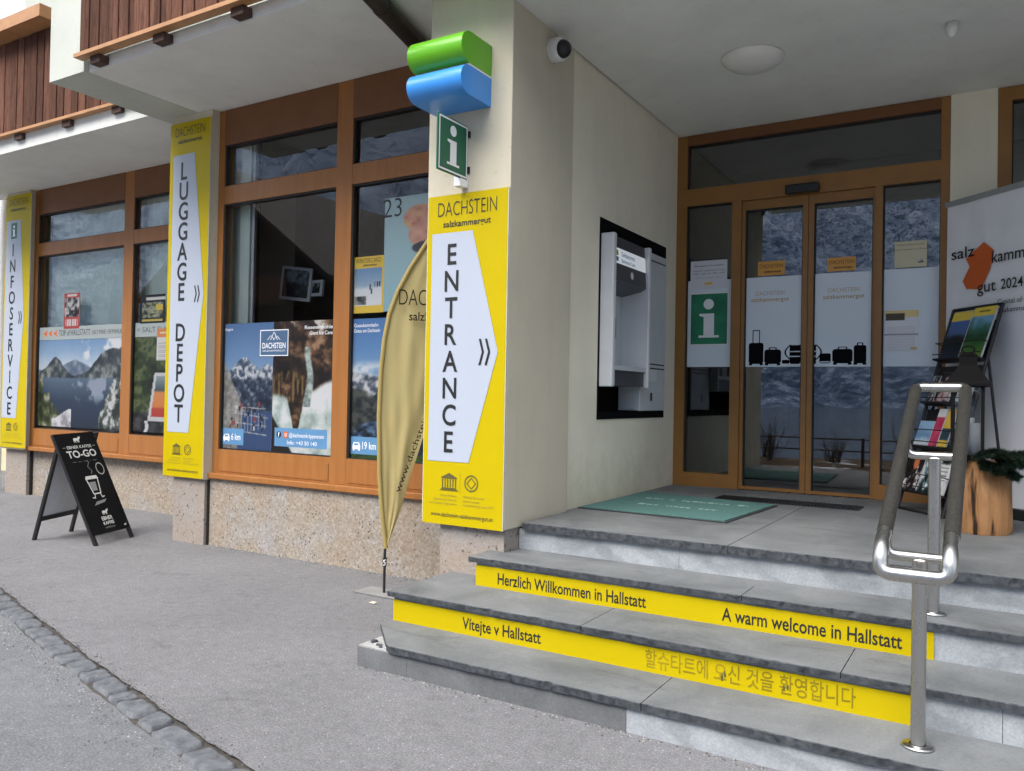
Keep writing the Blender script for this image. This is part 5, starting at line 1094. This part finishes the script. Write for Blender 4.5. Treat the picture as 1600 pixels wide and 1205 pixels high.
for (u, v, dr_) in ((1203, 463, DOORS[0]), (1318, 458, DOORS[1])):
    c = at(u, v, y=DY+.0522); b = MB(); fr = FACE(DY+.0522); b.text(fr, 'DACHSTEIN', c.x, c.z+.01, .038, 0, 'orange_text', 'c', -.008, width=.25); b.text(fr, 'salzkammergut', c.x, c.z-.045, .036, 0, 'orange_text', 'c', .012, width=.33); b.build('film_lettering', dr_)
W, H = 40, 30; U, V = uv(W, H); im = flat((190, 182, 150), W, H); im = blend(im, (abs(U-.83) < .09)*(abs(V-.22) < .07)*1., (60, 56, 50))
sheet(1398, 378.5, 1448, 416, Y3, im, 'cream paper notice high on the glass beside the banner', [('Gästeinformation', .5, .84, .013, 'ink_soft', 'c', 0, .2), ('Online Prospekte und Zimmer', .5, .66, .012, 'ink_soft', 'c', 0, .28), ('SKW', .83, .20, .022, 'white_print', 'c', .02, .05)])
W, H = 40, 52; U, V = uv(W, H); im = flat((205, 206, 212), W, H); im = blend(im, (V > .84)*1., (214, 190, 120)); im = blend(im, (V > .76)*(V < .94)*(U > .05)*(U < .6)*1., (70, 60, 42)); im = blend(im, (abs(V-.4) < .012)*1., (140, 142, 150)); im = blend(im, (U > .78)*(U < .96)*(abs(V-.06) < .03), (190, 160, 60)); im = blend(im, ((V*26 % 1) < .3)*(V < .72)*(abs(U-.5) < .42)*.35, (150, 152, 160))
sheet(1382, 486, 1434.5, 548, Y3, im, 'white information sheet with a yellow header on the glass beside the banner')
# luggage silhouettes on the frosted film
def bag(u, vb, kind, w_, h_, dr_):
    y = DY+.0525; c = at(u, vb, y=y); k = .0029; fr = FACE(y, c.x, c.z); b = MB(); w_, h_ = w_*k, h_*k*1.05
    rr = lambda x0, x1, z0, z1, q: [(x0+q, z0), (x1-q, z0), (x1, z0+q), (x1, z1-q)]+[(x1-q*.3, z1-q*.3), (x1-q, z1), (x0+q, z1), (x0+q*.3, z1-q*.3)]+[(x0, z1-q), (x0, z0+q)]
    M = 'silhouette'
    b.poly(fr, rr(-w_/2, w_/2, .012, h_, w_*.14), .0, M)
    if kind == 'trolley':
        for s in (-1, 1): b.rect(fr, s*w_*.22-.004, s*w_*.22+.004, h_, h_*1.55, 0, M); b.rect(fr, s*w_*.36-.014, s*w_*.36+.014, 0, .02, .0004, M)
        b.rect(fr, -w_*.25, w_*.25, h_*1.53, h_*1.57, .0004, M)
    if kind in ('case', 'bag'):
        for s in (-1, 1): b.rect(fr, s*w_*.2-.005, s*w_*.2+.005, h_*.98, h_*1.12, .0002, M); b.rect(fr, s*w_*.36-.015, s*w_*.36+.015, 0, .02, .0004, M)
        b.rect(fr, -w_*.2, w_*.2, h_*1.09, h_*1.14, .0004, M)
    if kind == 'stripes':
        for z_ in (.42, .66): b.rect(fr, -w_*.46, w_*.46, h_*z_, h_*(z_+.05), .0006, 'frosted_film')
        for s in (-1, 1):
            P = [(s*(w_*.42+.045*math.sin(math.pi*q)), h_*(1.02-.75*q)) for q in np.linspace(0, 1, 9)]
            for (x_, z_), (x2, z2) in zip(P, P[1:]): b.poly(fr, [(x_-.007, z_), (x_+.007, z_), (x2+.007, z2), (x2-.007, z2)], .0003, M)
    if kind == 'camera': b.rect(fr, -w_*.4, w_*.4, h_*.2, h_*.3, .0006, 'frosted_film')
    b.build('luggage_silhouette', dr_)
bag(1181, 571, 'trolley', 45, 66, DOORS[0]); bag(1207, 571, 'case', 50, 46, DOORS[0]); bag(1227.5, 571, 'camera', 22, 16, DOORS[0]); bag(1242, 571, 'stripes', 32, 58, DOORS[0])
bag(1271.5, 571, 'stripes', 12, 58, DOORS[1]); bag(1289, 570, 'camera', 32, 32, DOORS[1]); bag(1316, 570, 'case', 56, 44, DOORS[1]); bag(1343.5, 570, 'bag', 34, 54, DOORS[1])

# ================================================================== inside the shop windows
def blinds(x0, x1, y, z0, z1, ang, label, wd=.127):
    b = MB(); x = x0; ca, sa = math.cos(R(ang)), math.sin(R(ang))
    while x < x1:
        q = [(x-ca*wd/2, y-sa*wd/2), (x, y+.010), (x+ca*wd/2, y+sa*wd/2)]
        b.add([(a_, c_, z) for z in (z0, z1) for a_, c_ in q], [(0, 1, 4, 3), (1, 2, 5, 4)], 'blind_fabric', True); x += wd*1.06
    b.box((x0-.1, y-.03, z1), (x1+.1, y+.03, z1+.05), 'atm_white'); tagp(b.build('vertical_blind'), label, 'blind')
blinds(-8.4, -6.5, 1.925, .95, 3.86, 12, 'pale green vertical blind in the pane beside the INFOSERVICE sign')
blinds(-6.35, -4.5, 1.915, .95, 3.86, 12, 'pale green vertical blind in the pane beside the LUGGAGE sign')
blinds(-4.02, -3.66, 1.02, .70, 3.86, 20, 'bunched pale green blind just inside the window next to the LUGGAGE sign', .10)
b = MB(); b.box((-3.63, 1.0, .6), (-3.50, 1.08, 3.94), 'blind_fabric'); b.box((-3.495, 1.02, .6), (-3.46, 1.07, 3.94), 'atm_white'); b.box((-3.455, 1.03, .6), (-3.435, 1.07, 3.94), 'gasket'); tagp(b.build('window_reveal'), 'pale green upright panel just inside the window next to the corner pillar', 'panel')
SHF = thing('display_shelf', (-2.6, 1.6, .6), 'white wire display shelf inside the window next to the corner pillar', 'shelf'); b = MB()
for z in (1.55, 2.12): b.box((-3.5, 1.45, z), (-2.0, 1.8, z+.018), 'atm_white')
b.build('board', SHF); b = MB()
for x in (-3.5, -3.0, -2.02): b.box((x, 1.46, .6), (x+.018, 1.48, 2.14), 'atm_white'); b.box((x, 1.77, .6), (x+.018, 1.79, 2.14), 'atm_white')
b.build('upright', SHF)
def framed(u0, v0, u1, v1, y, tilt, label, dark):
    a = tile(u0, v0, u1, v1, y); c = Vector(((a[0]+a[1])/2, y, a[2])); o = thing('picture_frame', tuple(c), label, 'picture frame'); w_, h_ = a[1]-a[0], a[3]-a[2]
    fr = Fr(c, (math.cos(tilt), math.sin(tilt), -.10 if tilt else 0), (0, .12, 1)); b = MB(); b.obox(fr, -w_/2, w_/2, 0, h_, -.03, 0, 'atm_white'); b.build('frame', o)
    W, H = 24, 20; U, V = uv(W, H); n2 = fbm(W, H, 5, 5, int(u0)); b = MB(); b.grid(fr, -w_/2+.03, w_/2-.03, .03, h_-.03, .002, rampc(n2+.4*(V-.5), dark)); b.build('print', o)
framed(442, 418, 478, 468, 1.62, .35, 'white framed dark picture leaning on the shelf in the window next to the corner pillar', [(.3, (16, 20, 22)), (.6, (40, 60, 70)), (.75, (120, 140, 150))])
framed(484, 438, 502, 462, 1.70, 0, 'small dark framed picture beside the leaning frame in the window next to the corner pillar', [(.3, (20, 24, 26)), (.6, (50, 60, 64)), (.75, (150, 160, 165))])

# ================================================================== across the road (seen only as reflections)
CH = thing('chalet', (-23.0, -19, 0), 'dark timber chalet with a steep gable roof across the road', 'house')
gx, gz, sl = -22.6, 9.9, .716
yg0, yg1 = -24.0, -14.3
b = MB(); FG = FACE(yg1); b.prism(Fr((0, yg1, 0), (1, 0, 0), (0, 0, 1)), [(gx-5, -.3), (gx+5, -.3), (gx+5, gz-.25-5*sl), (gx, gz-.25), (gx-5, gz-.25-5*sl)], -.0, -.3, 'house_timber'); b.build('gable', CH)
b = MB(); b.box((gx-5, yg0, -.3), (gx+5, yg1-.01, gz-.3-5*sl), 'house_timber'); b.build('wall', CH)
b = MB()
for s in (-1, 1):
    P = [(gx, gz), (gx+s*6.4, gz-6.4*sl), (gx+s*6.4, gz-6.4*sl-.22), (gx, gz-.24)]
    if s < 0: P = P[::-1]
    v_ = [(x, yg0-.4, z) for x, z in P]+[(x, yg1+.9, z) for x, z in P]; b.add(v_, [(0, 1, 2, 3), (7, 6, 5, 4)]+[(i, 4+i, 4+(i+1) % 4, (i+1) % 4) for i in range(4)], 'shingle')
b.build('roof', CH)
for dx in (-2.6, 0, 2.6):
    b = MB(); b.box((gx+dx-.55, yg1+.29, 2.2), (gx+dx+.55, yg1+.36, 3.8), 'house_white'); f_ = b.build('window', CH); b = MB(); b.box((gx+dx-.45, yg1+.361, 2.3), (gx+dx+.45, yg1+.37, 3.7), 'gasket'); b.build('pane', f_)
b = MB(); b.box((gx-4.6, yg1+.3, 4.4), (gx+4.6, yg1+1.0, 4.55), 'house_timber'); b.box((gx-4.6, yg1+.95, 4.55), (gx+4.6, yg1+1.0, 5.4), 'plank_wood'); b.build('balcony', CH)
# neighbour at the far left edge
NB = thing('neighbour_house', (-15, 6, 0), 'cream house with a dark shingle roof beyond the INFOSERVICE end of the building', 'house')
b = MB(); b.box((-19, 3.2, -.1), (-11.2, 12, 3.35), 'house_cream'); b.build('wall', NB)
b = MB(); v_ = [(-19.5, 2.6, 3.2), (-10.6, 2.6, 3.2), (-10.6, 7.5, 7), (-19.5, 7.5, 7), (-19.5, 12.6, 3.2), (-10.6, 12.6, 3.2)]; b.add(v_, [(0, 1, 2, 3), (3, 2, 5, 4)], 'shingle'); b.add([(-10.95, 3.2, 3.3), (-10.95, 12, 3.3), (-10.95, 7.5, 6.8)], [(0, 1, 2)], 'shingle'); b.build('roof', NB)
b = MB(); b.tube([(-9.42, 1.75, 0), (-9.42, 1.75, 4.06)], .05, 'camera_white', 14); tagp(b.build('drain_pipe'), 'white drain pipe at the building corner beyond the INFOSERVICE sign', 'pipe')
FN = thing('rail_fence', (0, -9, .0), 'low dark rail fence along the lake bank', 'fence')
b = MB()
for z in (.62, .36): b.tube([(-26, -9.0, z), (14, -9.0, z)], .017, 'twig', 8)
b.build('rail', FN)
for k in range(21):
    b = MB(); x = -26+2*k; b.box((x-.03, -9.04, -.05), (x+.03, -8.97, .66), 'twig'); b.build('post', FN)
def shrub(x, y, h, seed, label):
    rn = random.Random(seed); b = MB()
    for k in range(26):
        a = rn.uniform(0, 6.28); l_ = rn.uniform(.5, 1)*h; p = Vector((x+rn.uniform(-.15, .15), y+rn.uniform(-.15, .15), 0)); d_ = Vector((math.cos(a)*.45, math.sin(a)*.45, 1)).normalized(); P = [p]
        for i in range(4): d_ = (d_+Vector((rn.uniform(-.25, .25), rn.uniform(-.25, .25), .05))).normalized(); P.append(P[-1]+d_*l_/4)
        b.tube(P, [.012, .010, .008, .005, .002], 'twig', 5)
        for i in (1, 2, 3):
            q = P[i]; e = (d_+Vector((rn.uniform(-1, 1), rn.uniform(-1, 1), .3))).normalized(); b.tube([q, q+e*l_*.22], [.005, .002], 'twig', 4)
    tagp(b.build('bare_shrub'), label, 'shrub', 'bare shrubs on the lake bank')
for k, (x, h) in enumerate(((-5.2, 1.15), (-3.6, .9), (-2.2, 1.25), (-.7, 1.0), (.9, 1.2), (2.6, .9), (-8, 1.2), (-11, 1.0))): shrub(x, -9.6, h, 100+k, 'bare leafless shrub beside the low rail fence on the lake bank')
# a curled scrap on the pavement
c = at(582, 943, z=0); b = MB(); b.add([(c.x-.03, c.y-.012, .004), (c.x+.03, c.y-.02, .006), (c.x+.034, c.y+.012, .012), (c.x-.02, c.y+.02, .005), (c.x+.005, c.y, .018)], [(0, 1, 4), (1, 2, 4), (2, 3, 4), (3, 0, 4)], 'asphalt_scrap'); tagp(b.build('dry_leaf'), 'small pale dry leaf on the pavement beside the flag base', 'leaf')

# loose grit gathered along the kerb and the foot of the wall
rn = random.Random(11); b = MB()
def pebble(x, y, z, q, mat):
    P = [(x+q*rn.uniform(.5, 1)*math.cos(a), y+q*rn.uniform(.5, 1)*math.sin(a), z) for a in (0, 1.57, 3.14, 4.71)]+[(x+q*rn.uniform(-.3, .3), y+q*rn.uniform(-.3, .3), z+q*rn.uniform(.5, .9))]
    b.add(P, [(0, 1, 4), (1, 2, 4), (2, 3, 4), (3, 0, 4)], mat)
for k in range(1500):
    x = rn.uniform(-6, 1.2); sp = abs(rn.gauss(0, .07)); pebble(x, ky(x)-KW-.015-sp, -.0105, rn.uniform(.003, .008), rn.choice(['cobble', 'tread_stone', 'joint_dirt', 'cobble', 'mortar']))
for k in range(700):
    x = rn.uniform(-6, 1.2); sp = abs(rn.gauss(0, .03)); pebble(x, ky(x)+sp, .001, rn.uniform(.003, .007), rn.choice(['joint_dirt', 'cobble', 'tread_stone']))
for k in range(420):
    x = rn.uniform(-3.7, -.45); pebble(x, .81-abs(rn.gauss(0, .05)), .001, rn.uniform(.003, .008), rn.choice(['joint_dirt', 'mortar', 'plinth_slab']))
for k in range(260):
    x = rn.uniform(-.3, 3.2); pebble(x, -.957-abs(rn.gauss(0, .03)), .001, rn.uniform(.003, .008), rn.choice(['joint_dirt', 'joint_dirt', 'mortar']))
b.build('grit', None, 'loose grit and grains gathered along the cobbled kerb and wall foot', 'grit', None, 'stuff')
